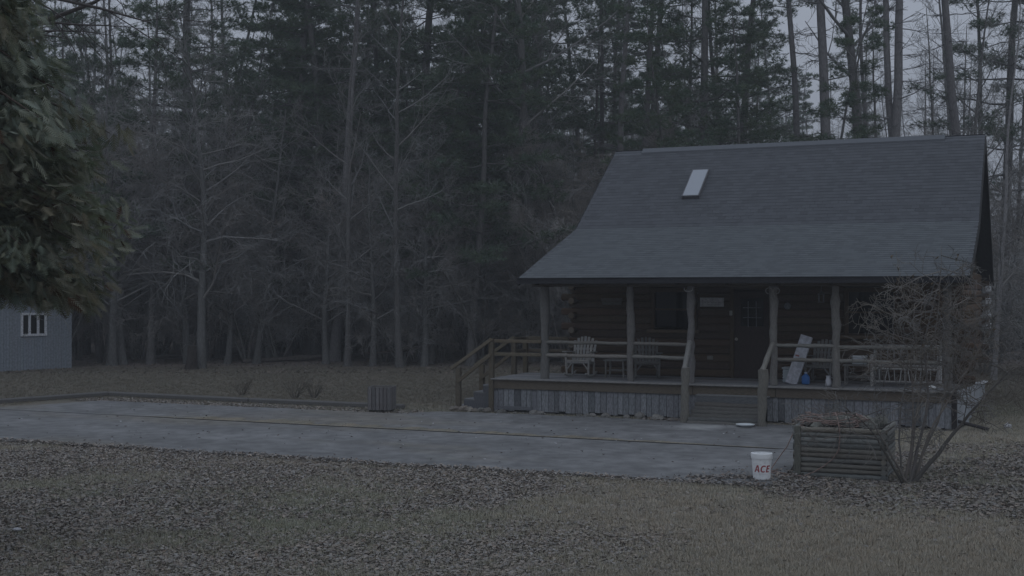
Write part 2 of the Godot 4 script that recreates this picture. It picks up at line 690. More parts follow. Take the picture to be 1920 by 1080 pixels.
	# ---- windows
	for w in [[3.05, 4.10, 1.80, 2.74], [7.35, 8.45, 1.72, 2.74]]:
		var win := holder("window", h)
		mb = MB.new()
		mb.bx(Vector3((w[0] + w[1]) / 2, (w[2] + w[3]) / 2, -2.07), Vector3(w[1] - w[0] - 0.12, w[3] - w[2] - 0.12, 0.02))
		part("pane", mb.mesh(), M.glass, win)
		mb = MB.new()
		mb.col = Color(0.075, 0.052, 0.035)
		for s in [w[0] + 0.04, w[1] - 0.04]:
			mb.bx(Vector3(s, (w[2] + w[3]) / 2, -2.0), Vector3(0.09, w[3] - w[2], 0.10), 0.008)
		mb.bx(Vector3((w[0] + w[1]) / 2, w[3] - 0.03, -1.995), Vector3(w[1] - w[0] + 0.1, 0.09, 0.11), 0.008)
		mb.bx(Vector3((w[0] + w[1]) / 2, (w[2] + w[3]) / 2, -2.045), Vector3(w[1] - w[0] - 0.1, 0.035, 0.03))
		part("frame", mb.mesh(), M.wood_y, win)
		mb = MB.new()
		mb.col = Color(0.13, 0.095, 0.065)
		mb.bx(Vector3((w[0] + w[1]) / 2, w[2] - 0.02, -1.96), Vector3(w[1] - w[0] + 0.16, 0.07, 0.16), 0.01)
		part("sill", mb.mesh(), M.wood_x, win)
	porch(h, deck)


func wall_log(a: Vector3, b: Vector3, size: float, body: Color, ends: Color, far_end := Color(-1, 0, 0)) -> MB:   # squared log with rounded edges
	var mb := MB.new()
	mb.col = vary(body, 0.22)
	mb.bar(a, b, size * 0.92, size * 0.985, 0.035)
	var d := (b - a).normalized()
	for e in 2:
		mb.col = vary(ends if e == 0 or far_end.r < 0.0 else far_end, 0.15)
		var p := a - d * 0.002 if e == 0 else b + d * 0.002
		var x := Vector3.UP.cross(d).normalized()
		var r := size * 0.43
		var ring := []
		for k in 8:
			var q := TAU * (k + 0.5) / 8
			ring.append(p + x * cos(q) * r + Vector3.UP * sin(q) * r)
		mb.face(ring, (a + b) * 0.5)
	return mb


func roof_y(v: float) -> float:
	if v < 3.171:
		return 2.96 + (v + 0.45) * 0.3397
	if v < 6.254:
		return 4.19 + (v - 3.171) * 0.7136
	return 6.39 - (v - 6.254) * 0.7316


func roof(h: Node3D) -> void:
	var u0 := 0.793
	var u1 := 9.996
	var r := holder("roof", h)
	var prof := [-0.45, 3.171, 6.254, 10.9]
	# deck of the roof: four-sided slabs a hand thick
	var mb := MB.new()
	mb.col = Color(0.035, 0.035, 0.038)
	for k in 3:
		var a: float = prof[k]
		var b: float = prof[k + 1]
		var ya := roof_y(a)
		var yb := roof_y(b)
		var mid := Vector3((u0 + u1) / 2, (ya + yb) / 2 - 0.06, -(a + b) / 2)
		mb.face([Vector3(u0, ya, -a), Vector3(u1, ya, -a), Vector3(u1, yb, -b), Vector3(u0, yb, -b)], mid)
		mb.face([Vector3(u0, ya - 0.1, -a), Vector3(u1, ya - 0.1, -a), Vector3(u1, yb - 0.1, -b), Vector3(u0, yb - 0.1, -b)], mid)
		for u in [u0, u1]:
			mb.face([Vector3(u, ya, -a), Vector3(u, ya - 0.1, -a), Vector3(u, yb - 0.1, -b), Vector3(u, yb, -b)], mid)
	mb.face([Vector3(u0, 2.96, 0.45), Vector3(u1, 2.96, 0.45), Vector3(u1, 2.86, 0.45), Vector3(u0, 2.86, 0.45)], Vector3(5, 3, 0))
	part("roof_deck", mb.mesh(), M.plain, r)
	# rake boards and eave fascia
	for k in 3:
		for u in [u0 - 0.014, u1 + 0.014]:
			mb = MB.new()
			mb.col = Color(0.038, 0.036, 0.036)
			var a: float = prof[k]
			var b: float = prof[k + 1]
			mb.bar(Vector3(u, roof_y(a + 0.001) - 0.09, -a), Vector3(u, roof_y(b - 0.001) - 0.09, -b), 0.026, 0.17, 0.004)
			part("rake_board", mb.mesh(), M.wood_z, r)
	mb = MB.new()
	mb.col = Color(0.035, 0.035, 0.038)
	mb.bx(Vector3((u0 + u1) / 2, 2.895, 0.463), Vector3(u1 - u0 + 0.05, 0.11, 0.024), 0.004)
	part("fascia", mb.mesh(), M.wood_x, r)
	mb = MB.new()
	mb.col = Color(0.05, 0.05, 0.052)
	mb.bx(Vector3((u0 + u1) / 2, 2.962, 0.462), Vector3(u1 - u0 + 0.04, 0.012, 0.06))
	part("drip_edge", mb.mesh(), M.metal, r)
	# shingles, course by course; each tab its own piece where it shows largest
	var tones := []
	for k in 12:
		var m: StandardMaterial3D = M.shingle.duplicate()
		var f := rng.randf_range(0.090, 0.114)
		f *= 0.88 / TEX["granule"].mean  # darker upper-slope tint, the weaker light there put into the colour
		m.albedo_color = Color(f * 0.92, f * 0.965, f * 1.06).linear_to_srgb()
		m.vertex_color_use_as_albedo = false
		tones.append(m)
	var shapes := []
	for k in 4:
		var s := MB.new()
		var w: float = [0.178, 0.172, 0.180, 0.085][k]
		# a wedge: thick at the butt, thin under the next course
		var t := 0.0062 + 0.0012 * (k % 3)
		var x0 := -w / 2
		var x1 := w / 2
		var mid := Vector3(0, t * 0.3, -0.08)
		s.face([Vector3(x0, t, 0), Vector3(x1, t, 0), Vector3(x1, 0.003, -0.17), Vector3(x0, 0.003, -0.17)], mid)
		s.face([Vector3(x0, t, 0), Vector3(x1, t, 0), Vector3(x1, 0.0, 0), Vector3(x0, 0.0, 0)], mid)
		s.face([Vector3(x0, t, 0), Vector3(x0, 0.0, 0), Vector3(x0, 0.003, -0.17)], mid)
		s.face([Vector3(x1, t, 0), Vector3(x1, 0.0, 0), Vector3(x1, 0.003, -0.17)], mid)
		shapes.append(s.mesh())
	var rest := MultiMesh.new()
	rest.transform_format = MultiMesh.TRANSFORM_3D
	rest.use_colors = true
	rest.mesh = shapes[2]
	var xf := []
	var cols := []
	var singles := 0
	var nz: FastNoiseLite = TEX["leafnoise"]
	for plane in 3:
		var a: float = prof[plane]
		var b: float = prof[plane + 1]
		if plane == 2:
			a = 10.9; b = 6.254
		var pa := Vector3(0, roof_y(a), -a)
		var pb := Vector3(0, roof_y(b - 0.0001 if plane < 2 else 6.2541), -b)
		var len := pa.distance_to(pb)
		var up := (pb - pa).normalized()
		var xax := Vector3.RIGHT if plane < 2 else Vector3.LEFT
		var zax := -up
		var yax := zax.cross(xax)
		var n := int(len / 0.14)
		for k in n:
			var s := (k + 0.02) * len / n
			var u := u0 + 0.0915 + (0.0 if k % 2 == 0 else 0.0905)
			if k % 2 == 1:
				for e in [u0 + 0.045, u1 - 0.045]:
					var pe := pa + up * s + yax * 0.004
					pe.x = e
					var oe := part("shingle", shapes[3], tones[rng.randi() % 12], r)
					oe.transform = Transform3D(Basis(xax, yax, zax), pe)
					singles += 1
			while u < u1 - (0.08 if k % 2 == 0 else 0.15):
				var p := pa + up * s + yax * 0.004
				p.x = u + 0.005
				var t := Transform3D(Basis(xax, yax, zax), p)
				var shape := rng.randi() % 3
				if plane == 1 and k >= 2 and k < 12 and singles < 300:
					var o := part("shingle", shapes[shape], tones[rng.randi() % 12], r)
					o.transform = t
					singles += 1
				else:
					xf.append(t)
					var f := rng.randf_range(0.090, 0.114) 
					f *= 1.05 if plane == 0 else 0.88  # tint by pitch: difference in light between the slopes painted into the shingles
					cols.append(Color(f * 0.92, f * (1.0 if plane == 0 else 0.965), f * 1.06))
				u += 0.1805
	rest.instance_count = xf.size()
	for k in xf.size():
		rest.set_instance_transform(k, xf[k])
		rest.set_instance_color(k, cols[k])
	var mm := MultiMeshInstance3D.new()
	mm.name = "shingles"
	mm.multimesh = rest
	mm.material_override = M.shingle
	mm.set_meta("kind", "stuff")
	r.add_child(mm, true)
	# ridge vent and caps
	mb = MB.new()
	mb.col = Color(0.125, 0.133, 0.142)
	for s in [[u0, 1.55, 0.012], [1.55, 9.1, 0.06], [9.1, u1, 0.012]]:
		for q in [-1.0, 1.0]:
			var y: float = 6.39 + s[2]
			var slope := 0.7136 if q < 0 else 0.7316
			var far := 0.17
			var pts := [Vector3(s[0], y, -6.254), Vector3(s[1], y, -6.254), Vector3(s[1], y - far * slope, -6.254 - q * far), Vector3(s[0], y - far * slope, -6.254 - q * far)]
			mb.face(pts, Vector3(5, 5, -6.254))
			mb.face([pts[2], pts[3], pts[3] - Vector3(0, s[2] + 0.01, 0), pts[2] - Vector3(0, s[2] + 0.01, 0)], Vector3(5, 6.2, -6.254))
		for e in [s[0], s[1]]:
			mb.face([Vector3(e, 6.39 + s[2], -6.254), Vector3(e, 6.39 + s[2] - 0.12, -6.084), Vector3(e, 6.25, -6.1), Vector3(e, 6.25, -6.4), Vector3(e, 6.39 + s[2] - 0.12, -6.424)], Vector3((s[0] + s[1]) / 2, 6.3, -6.25))
	part("ridge_cap", mb.mesh(), M.shingle, r)
	# skylight
	var sk := holder("skylight", h)
	var pa := Vector3(3.38, roof_y(4.21), -4.21)
	var pb := Vector3(3.38, roof_y(5.22), -5.22)
	var up := (pb - pa).normalized()
	var b3 := Basis(Vector3.RIGHT, (-up).cross(Vector3.RIGHT), -up)
	var mid := (pa + pb) / 2
	var len := pa.distance_to(pb)
	mb = MB.new()
	mb.col = Color(0.11, 0.112, 0.12)
	for s in [-1.0, 1.0]:
		mb.box(Transform3D(b3, mid + b3 * Vector3(s * 0.205, 0.05, 0)), Vector3(0.03, 0.10, len + 0.05), 0.006)
		mb.box(Transform3D(b3, mid + b3 * Vector3(0, 0.048, s * len / 2)), Vector3(0.38, 0.096, 0.03), 0.006)
	part("frame", mb.mesh(), M.plain, sk)
	mb = MB.new()
	mb.box(Transform3D(b3, mid + b3 * Vector3(0, 0.090, 0)), Vector3(0.385, 0.024, len - 0.02), 0.006)
	part("pane", mb.mesh(), M.frosted, sk)


func porch(h: Node3D, deck: float) -> void:
	var weather := Color(0.150, 0.140, 0.125)
	# floor planks run along the front
	var fl := holder("porch_floor", h)
	var v := 0.02
	while v < 1.98:
		var mb := MB.new()
		mb.col = vary(Color(0.20, 0.20, 0.205), 0.18)
		mb.bx(Vector3(4.835, deck - 0.018, -v - 0.066), Vector3(9.69, 0.036, 0.128), 0.005)
		part("plank", mb.mesh(), M.wood_x, fl)
		v += 0.14
	var mb := MB.new()
	mb.col = Color(0.05, 0.05, 0.05)
	mb.bx(Vector3(4.835, 0.64, -1.02), Vector3(9.5, 0.12, 1.9))
	part("joists", mb.mesh(), M.wood_z, fl)
	# rim boards
	for s in [[-0.02, 4.55, 0.0], [4.56, 6.27, 0.006], [6.28, 9.69, 0.0]]:
		mb = MB.new()
		mb.col = vary(Color(0.118, 0.100, 0.078), 0.10)
		mb.bx(Vector3((s[0] + s[1]) / 2, 0.622, 0.018 + s[2]), Vector3(s[1] - s[0], 0.195, 0.04), 0.005)
		part("rim_board", mb.mesh(), M.wood_x, fl)
	mb = MB.new()
	mb.col = Color(0.22, 0.215, 0.205)
	mb.bx(Vector3(4.835, 0.738, 0.055), Vector3(9.72, 0.034, 0.10), 0.006)
	part("nosing", mb.mesh(), M.wood_x, fl)
	# vertical skirt boards
	var sk := holder("skirting", h)
	var u := 0.0
	while u < 9.62:
		var w := rng.randf_range(0.105, 0.165)
		if u + w > 9.66:
			w = 9.66 - u
		if not (u > 4.72 and u + w < 6.1):
			mb = MB.new()
			var g := rng.randf_range(0.165, 0.245)
			if rng.randf() < 0.18:
				g *= 0.6
			mb.col = Color(g * 0.97, g, g * 1.06)
			var top := 0.53
			var bot := 0.02 + rng.randf_range(0, 0.05)
			mb.bx(Vector3(u + w / 2, (top + bot) / 2, -0.012 + rng.randf_range(-0.006, 0.006)), Vector3(w - 0.008, top - bot, 0.024), 0.003)
			part("board", mb.mesh(), M.weathered, sk)
		u += w
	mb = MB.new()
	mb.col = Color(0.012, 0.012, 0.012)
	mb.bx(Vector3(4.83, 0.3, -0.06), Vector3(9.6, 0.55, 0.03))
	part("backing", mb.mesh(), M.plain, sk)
	for s in [[0.06, 0.12], [1.0, 0.10]]:
		mb = MB.new()
		mb.col = Color(0.17, 0.175, 0.19)
		mb.bx(Vector3(s[0], 0.25, 0.012), Vector3(s[1], 0.44, 0.02), 0.003)
		part("board", mb.mesh(), M.wood_y, sk)
	mb = MB.new()
	mb.col = Color(0.14, 0.145, 0.155)
	mb.bx(Vector3(0.52, 0.10, 0.012), Vector3(0.84, 0.08, 0.02), 0.003)
	part("board", mb.mesh(), M.wood_x, sk)
	# left end of the deck
	for k in 14:
		mb = MB.new()
		var g := rng.randf_range(0.09, 0.16)
		mb.col = Color(g, g, g * 1.06)
		mb.bx(Vector3(-0.012, 0.26, -0.09 - k * 0.14), Vector3(0.024, 0.46, 0.13), 0.003)
		part("board", mb.mesh(), M.wood_y, sk)
	# right end: splayed skirt of grey boards with a pale cap, its foot cut to the rising bank
	var rs := holder("right_skirt", h)
	for k in 10:
		var a := Vector3(9.74 + k * 0.038, 0, -0.06 - k * 0.277)
		var foot := 0.05 + maxf(0.0, k - 3) * 0.075
		mb = MB.new()
		var g := rng.randf_range(0.24, 0.31)
		mb.col = Color(g * 0.95, g, g * 1.05)
		mb.box(Transform3D(Basis(Vector3.UP, 1.434), Vector3(a.x + 0.019, (0.76 + foot) / 2, a.z - 0.138)), Vector3(0.272, 0.76 - foot, 0.022), 0.003)
		part("board", mb.mesh(), M.wood_y, rs)
	mb = MB.new()
	mb.col = Color(0.50, 0.51, 0.53)
	mb.bar(Vector3(10.03, 0.785, -2.0), Vector3(10.13, 0.765, -2.86), 0.11, 0.045, 0.01)
	part("cap", mb.mesh(), M.wood_z, rs)
	mb = MB.new()
	mb.col = Color(0.035, 0.03, 0.028)
	mb.bx(Vector3(9.70, 0.38, 0.0), Vector3(0.10, 0.76, 0.10), 0.01)
	part("corner_post", mb.mesh(), M.wood_y, rs)
	# posts: peeled crooked cedar trunks
	var pu := [1.187, 3.163, 4.489, 6.222, 7.463, 9.576]
	for k in 6:
		var o: MB
		if k == 0:
			o = rough_log(Vector3(pu[k], deck, -0.12), Vector3(pu[k], 2.78, -0.12), 0.088, 0.006, 8, 6)
			o.col = Color.WHITE
		else:
			o = rough_log(Vector3(pu[k], deck, -0.1), Vector3(pu[k] - 0.015, 2.78, -0.1), 0.075, 0.026, 9, 13)
		var tone := Color(0.165, 0.155, 0.145) * (1.15 if k == 2 else (0.82 if k == 0 or k == 5 else 1.0))
		for q in o.c.size():
			o.c[q] = o.c[q] * tone
		part("porch_post", o.mesh(), M.wood_y, h)
	# beam
	mb = MB.new()
	mb.col = Color(0.085, 0.070, 0.052)
	mb.bx(Vector3(5.4, 2.86, -0.1), Vector3(9.0, 0.16, 0.14), 0.02)
	part("porch_beam", mb.mesh(), M.wood_x, h)
	for k in 9:
		mb = MB.new()
		mb.col = Color(0.05, 0.042, 0.034)
		mb.bar(Vector3(1.1 + k * 1.05, 2.855, 0.2), Vector3(1.1 + k * 1.05, 3.59, -1.95), 0.06, 0.11, 0.006)
		part("rafter", mb.mesh(), M.wood_z, h)
	# rails
	var rl := holder("railing", h)
	for s in [[1.187, 3.163], [3.163, 4.489], [6.222, 7.463], [7.463, 9.576]]:
		for y in [1.575, 1.285]:
			var o := rough_log(Vector3(s[0] + 0.04, y + rng.randf_range(-0.012, 0.012), -0.09), Vector3(s[1] - 0.04, y + rng.randf_range(-0.012, 0.012), -0.09), 0.037, 0.010, 7, 9)
			for q in o.c.size():
				o.c[q] = o.c[q] * Color(0.195, 0.185, 0.168)
			part("rail", o.mesh(), M.wood_x, rl)
	var rw := Color(0.115, 0.098, 0.072)
	var post := func(u_: float, v_: float, y0: float, y1: float):
		var p := MB.new()
		p.col = vary(rw, 0.1)
		p.bx(Vector3(u_, (y0 + y1) / 2, -v_), Vector3(0.11, y1 - y0, 0.11), 0.008)
		part("rail_post", p.mesh(), M.wood_y, rl)
	var rail := func(a: Vector3, b: Vector3, c: Color):
		var p := MB.new()
		p.col = vary(c, 0.1)
		p.bar(a, b, 0.05, 0.075, 0.008)
		part("rail", p.mesh(), M.wood_x, rl)
	post.call(-0.03, -0.03, 0.0, 1.63)
	post.call(-0.845, -0.03, 0.0, 0.97)
	post.call(-0.03, 1.25, 0.3, 1.60)
	post.call(-0.845, 1.25, 0.0, 0.97)
	post.call(-0.03, 1.95, 0.5, 1.60)
	for y in [1.575, 1.285]:
		rail.call(Vector3(0.02, y, -0.0), Vector3(1.13, y, -0.05), rw * 1.2)
		rail.call(Vector3(-0.03, y, -1.3), Vector3(-0.03, y, -1.95), rw)
		rail.call(Vector3(0.0, y, -1.97), Vector3(1.05, y, -1.97), rw)
	for z in [0.09, -1.19]:
		rail.call(Vector3(-1.02, 0.93, z), Vector3(0.0, 1.62, z), rw * 1.1)
		rail.call(Vector3(-0.85, 0.64, z), Vector3(-0.03, 1.27, z), rw)
	# side steps down to the left
	var ss := holder("side_steps", h)
	for k in 4:
		var y := 0.60 - k * 0.165
		mb = MB.new()
		mb.col = vary(Color(0.16, 0.16, 0.165), 0.12)
		mb.bx(Vector3(-0.12 - k * 0.235, y - 0.02, -0.6), Vector3(0.27, 0.04, 1.2), 0.005)
		part("tread", mb.mesh(), M.wood_z, ss)
		mb = MB.new()
		mb.col = vary(Color(0.115, 0.12, 0.13), 0.12)
		mb.bx(Vector3(-0.12 - k * 0.235, (y - 0.04) / 2, -0.02), Vector3(0.235, y - 0.042, 0.035), 0.003)
		part("side_board", mb.mesh(), M.wood_y, ss)
		mb = MB.new()
		mb.col = Color(0.09, 0.09, 0.095)
		mb.bx(Vector3(-0.245 - k * 0.235, y - 0.12, -0.6), Vector3(0.02, 0.16, 1.18))
		part("riser", mb.mesh(), M.wood_z, ss)
	# front steps: a wide plank riser above three heavy log steps
	var fs := holder("front_steps", h)
	mb = MB.new()
	mb.col = Color(0.165, 0.165, 0.165)
	mb.bx(Vector3(5.42, 0.535, 0.10), Vector3(1.5, 0.035, 0.30), 0.008)
	part("tread", mb.mesh(), M.wood_x, fs)
	mb = MB.new()
	mb.col = Color(0.125, 0.128, 0.132)
	mb.bx(Vector3(5.42, 0.43, 0.235), Vector3(1.46, 0.17, 0.03), 0.004)
	part("riser", mb.mesh(), M.wood_x, fs)
	for k in 3:
		for q in 3:
			var y := 0.34 - k * 0.125 + (0.0 if q < 2 else -0.07)
			var z := 0.26 + k * 0.26 + q * 0.11
			if q == 2:
				z -= 0.035
			var o := rough_log(Vector3(4.70, y, z), Vector3(6.14, y + rng.randf_range(-0.01, 0.01), z), 0.062, 0.008, 8, 6)
			for w in o.c.size():
				o.c[w] = o.c[w] * Color(0.105, 0.100, 0.092)
			part("step_log", o.mesh(), M.wood_x, fs)
	for s in [[4.60, 4.49, 0.87], [6.20, 6.222, 1.0]]:
		var o := rough_log(Vector3(s[0], 0.0, s[2]), Vector3(s[0] + 0.02, 1.14, s[2] - 0.03), 0.085, 0.022, 9, 8)
		for w in o.c.size():
			o.c[w] = o.c[w] * Color(0.175, 0.168, 0.148)
		part("newel_post", o.mesh(), M.wood_y, fs)
		o = rough_log(Vector3(s[0], 1.10, s[2]), Vector3(s[1], 1.62, 0.02), 0.05, 0.012, 8, 5)
		for w in o.c.size():
			o.c[w] = o.c[w] * Color(0.195, 0.187, 0.170)
		part("handrail", o.mesh(), M.wood_z, fs)


# ---------------------------------------------------------------- porch things
func pole(t: Node3D, called: String, a: Vector3, b: Vector3, r: float, c: Color) -> void:
	var o := rough_log(a, b, r, r * 0.15, 6, 4)
	for w in o.c.size():
		o.c[w] = o.c[w] * c
	part(called, o.mesh(), M.wood_y, t)


func rocking_chair(label: String, u: float, v: float, turn: float, c: Color, group: String) -> void:
	var t := thing("rocking_chair", label, "chair", hp(u, 0.762, v), -THETA + turn, group)
	# faces +z
	for s in [-1.0, 1.0]:
		var mb := MB.new()
		mb.col = c
		var pts := PackedVector3Array()
		var rad := PackedFloat32Array()
		for k in 9:
			var f := k / 8.0 * 2.0 - 1.0
			pts.append(Vector3(s * 0.25, 0.025 + 0.075 * f * f, f * 0.43))
			rad.append(0.022)
		mb.tube(pts, rad, 6)
		part("rocker", mb.mesh(), M.wood_z, t)
		pole(t, "leg", Vector3(s * 0.25, 0.05, 0.24), Vector3(s * 0.27, 0.56, 0.25), 0.024, c)
		pole(t, "leg", Vector3(s * 0.25, 0.05, -0.2), Vector3(s * 0.24, 0.54, -0.24), 0.024, c)
		mb = MB.new()
		mb.col = c
		mb.bar(Vector3(s * 0.285, 0.575, 0.34), Vector3(s * 0.265, 0.55, -0.28), 0.09, 0.028, 0.008)
		part("arm", mb.mesh(), M.wood_z, t)
		pole(t, "brace", Vector3(s * 0.25, 0.17, 0.25), Vector3(s * 0.12, 0.34, 0.26), 0.015, c)
	var mb := MB.new()
	for k in 6:
		mb = MB.new()
		mb.col = vary(c, 0.1)
		mb.box(Transform3D(Basis(Vector3.RIGHT, 0.08), Vector3(0, 0.375 - (5 - k) * 0.012, -0.2 + k * 0.088)), Vector3(0.52, 0.022, 0.08), 0.004)
		part("seat_slat", mb.mesh(), M.wood_x, t)
	pole(t, "stretcher", Vector3(-0.25, 0.34, 0.25), Vector3(0.25, 0.34, 0.25), 0.022, c)
	pole(t, "stretcher", Vector3(-0.25, 0.30, -0.2), Vector3(0.25, 0.30, -0.2), 0.02, c)
	for k in 7:
		var x := (k - 3) * 0.077
		var top := 0.90 - 0.012 * (k - 3) * (k - 3) * 0.9
		mb = MB.new()
		mb.col = vary(c * 1.08, 0.12)
		mb.bar(Vector3(x * 0.9, 0.33, -0.2), Vector3(x * 1.08, top, -0.40), 0.058, 0.018, 0.004)
		part("back_slat", mb.mesh(), M.wood_y, t)
	mb = MB.new()
	mb.col = c
	mb.bx(Vector3(0, 0.62, -0.325), Vector3(0.52, 0.05, 0.02), 0.004)
	part("back_rail", mb.mesh(), M.wood_x, t)


func side_table(label: String, u: float, v: float, w: float, d: float, hgt: float, c: Color) -> void:
	var t := thing("rustic_table", label, "table", hp(u, 0.762, v), -THETA)
	for k in 4:
		var mb := MB.new()
		mb.col = vary(c, 0.12)
		mb.bx(Vector3(0, hgt - 0.014, (k - 1.5) * d / 4), Vector3(w, 0.028, d / 4 - 0.01), 0.004)
		part("plank", mb.mesh(), M.wood_x, t)
	for sx in [-1, 1]:
		for sz in [-1, 1]:
			pole(t, "leg", Vector3(sx * (w / 2 - 0.04), 0, sz * (d / 2 - 0.05)), Vector3(sx * (w / 2 - 0.05), hgt - 0.03, sz * (d / 2 - 0.05)), 0.021, c)
	for sz in [-1, 1]:
		pole(t, "stretcher", Vector3(-w / 2 + 0.04, 0.16, sz * (d / 2 - 0.05)), Vector3(w / 2 - 0.04, 0.16, sz * (d / 2 - 0.05)), 0.014, c)


func porch_things() -> void:
	var wood := Color(0.34, 0.33, 0.315)
	rocking_chair("weathered rocking chair facing out at the left end of the porch", 1.72, 0.95, 0.05, wood, "rustic rocking chairs on the porch")
	rocking_chair("dark rocking chair half hidden behind the second porch post", 3.25, 1.0, 0.35, wood * 0.42, "rustic rocking chairs on the porch")
	rocking_chair("rocking chair right of the leaning white carton, beside the fifth post", 6.98, 1.25, -0.12, wood * 0.55, "rustic rocking chairs on the porch")
	side_table("small low wooden table between the two left rocking chairs", 2.52, 1.1, 0.5, 0.42, 0.40, wood * 0.55)
	side_table("low wooden table carrying a white cooler, right of the fifth post", 7.86, 1.0, 0.75, 0.45, 0.42, wood * 0.55)
	# twig settee at the right end
	var t := thing("twig_bench", "long rustic twig bench behind the right-hand railing", "bench", hp(8.72, 0.762, 0.9), -THETA)
	for k in 4:
		var mb := MB.new()
		mb.col = vary(wood * 0.8, 0.1)
		mb.bx(Vector3(0, 0.41, -0.2 + k * 0.13), Vector3(1.3, 0.026, 0.115), 0.004)
		part("seat_slat", mb.mesh(), M.wood_x, t)
	for s in [-1, 1]:
		pole(t, "leg", Vector3(s * 0.64, 0, 0.24), Vector3(s * 0.64, 0.62, 0.24), 0.03, wood)
		pole(t, "leg", Vector3(s * 0.64, 0, -0.24), Vector3(s * 0.64, 0.80, -0.30), 0.03, wood)
		pole(t, "arm", Vector3(s * 0.64, 0.62, 0.27), Vector3(s * 0.64, 0.60, -0.28), 0.026, wood)
	for y in [0.36, 0.10]:
		pole(t, "stretcher", Vector3(-0.64, y, 0.24), Vector3(0.64, y, 0.24), 0.022, wood)
	pole(t, "back_rail", Vector3(-0.64, 0.80, -0.30), Vector3(0.64, 0.80, -0.30), 0.026, wood)
	for k in 13:
		var x := -0.58 + k * 0.097
		pole(t, "twig", Vector3(x, 0.11, 0.245), Vector3(x + rng.randf_range(-0.06, 0.06), 0.36, 0.245), 0.011, wood)
	for k in 9:
		var x := -0.52 + k * 0.13
		pole(t, "spindle", Vector3(x, 0.42, -0.25), Vector3(x, 0.80, -0.30), 0.012, wood * 0.7)
	# cooler
	t = thing("cooler", "small white cooler box standing on the porch table", "cooler", hp(7.80, 1.184, 0.98), -THETA)
	var mb := MB.new()
	mb.col = Color(0.52, 0.55, 0.58)
	mb.bx(Vector3(0, 0.065, 0), Vector3(0.29, 0.13, 0.19), 0.015)
	part("body", mb.mesh(), M.plastic, t)
	mb = MB.new()
	mb.col = Color(0.60, 0.62, 0.64)
	mb.bx(Vector3(0, 0.152, 0), Vector3(0.305, 0.044, 0.205), 0.012)
	part("lid", mb.mesh(), M.plastic, t)
	mb = MB.new()
	mb.col = Color(0.35, 0.36, 0.38)
	mb.tube(pv([Vector3(-0.155, 0.11, 0), Vector3(-0.16, 0.05, 0.11), Vector3(0.16, 0.05, 0.11), Vector3(0.155, 0.11, 0)]), PackedFloat32Array([0.007, 0.007, 0.007, 0.007]), 6)
	part("handle", mb.mesh(), M.plastic, t)
	# leaning long carton
	t = thing("long_carton", "long white carton leaning over to the right behind the porch rail", "carton", hp(6.46, 0.765, 0.62), -THETA)
	var bs := Basis(Vector3.BACK, -0.29) * Basis(Vector3.RIGHT, -0.16)
	mb = MB.new()
	mb.col = Color(0.46, 0.47, 0.51)
	mb.box(Transform3D(bs, bs * Vector3(0, 0.525, -0.06)), Vector3(0.245, 1.05, 0.10), 0.006)
	part("body", mb.mesh(), M.paint, t)
	mb = MB.new()
	mb.col = Color(0.30, 0.12, 0.10)
	mb.box(Transform3D(bs, bs * Vector3(-0.055, 0.60, -0.008)), Vector3(0.075, 0.03, 0.005))
	part("printed_stripe", mb.mesh(), M.ink, t)
	mb = MB.new()
	mb.col = Color(0.03, 0.03, 0.035)
	mb.box(Transform3D(bs, bs * Vector3(0.075, 0.545, -0.008)), Vector3(0.03, 0.03, 0.005))
	part("printed_mark", mb.mesh(), M.ink, t)
	mb = MB.new()
	mb.col = Color(0.34, 0.35, 0.39)
	mb.box(Transform3D(bs, bs * Vector3(0.05, 0.47, -0.008)), Vector3(0.10, 0.22, 0.004))
	part("printed_panel", mb.mesh(), M.ink, t)
	# pale storage tote
	t = thing("storage_tote", "pale ribbed plastic tote at the foot of the fourth post", "tote", hp(6.42, 0.762, 1.0), -THETA)
	mb = MB.new()
	mb.col = Color(0.36, 0.40, 0.43)
	mb.bx(Vector3(0, 0.15, 0), Vector3(0.34, 0.30, 0.3), 0.02)
	part("body", mb.mesh(), M.plastic, t)
	for k in 4:
		mb = MB.new()
		mb.col = Color(0.38, 0.42, 0.45)
		mb.bx(Vector3(0, 0.05 + k * 0.06, 0), Vector3(0.356, 0.018, 0.316), 0.006)
		part("rib", mb.mesh(), M.plastic, t)
	mb = MB.new()
	mb.col = Color(0.42, 0.46, 0.49)
	mb.bx(Vector3(0, 0.312, 0), Vector3(0.38, 0.03, 0.34), 0.01)
	part("lid", mb.mesh(), M.plastic, t)
	# blue jug
	t = thing("water_jug", "small bright blue water jug beside the leaning carton", "jug", hp(6.76, 0.762, 0.66), -THETA)
	mb = MB.new()
	mb.col = Color(0.05, 0.16, 0.42)
	mb.lathe([Vector2(0.0, 0.0), Vector2(0.075, 0.0), Vector2(0.085, 0.02), Vector2(0.085, 0.15), Vector2(0.05, 0.195), Vector2(0.026, 0.205), Vector2(0.026, 0.23)], 14, Vector3.ZERO)
	part("body", mb.mesh(), M.plastic, t)
	mb = MB.new()
	mb.col = Color(0.35, 0.4, 0.5)
	mb.lathe([Vector2(0.03, 0.222), Vector2(0.032, 0.25), Vector2(0.0, 0.252)], 12, Vector3.ZERO)
	part("cap", mb.mesh(), M.plastic, t)
	# pitcher
	t = thing("white_pitcher", "small white pitcher on the deck left of the fifth porch post", "pitcher", hp(7.30, 0.762, 0.16), -THETA)
	mb = MB.new()
	mb.col = Color(0.42, 0.43, 0.46)
	mb.lathe([Vector2(0.0, 0.0), Vector2(0.055, 0.0), Vector2(0.07, 0.05), Vector2(0.06, 0.13), Vector2(0.042, 0.18), Vector2(0.055, 0.22)], 14, Vector3.ZERO)
	part("body", mb.mesh(), M.plastic, t)
	mb = MB.new()
	mb.col = Color(0.42, 0.43, 0.46)
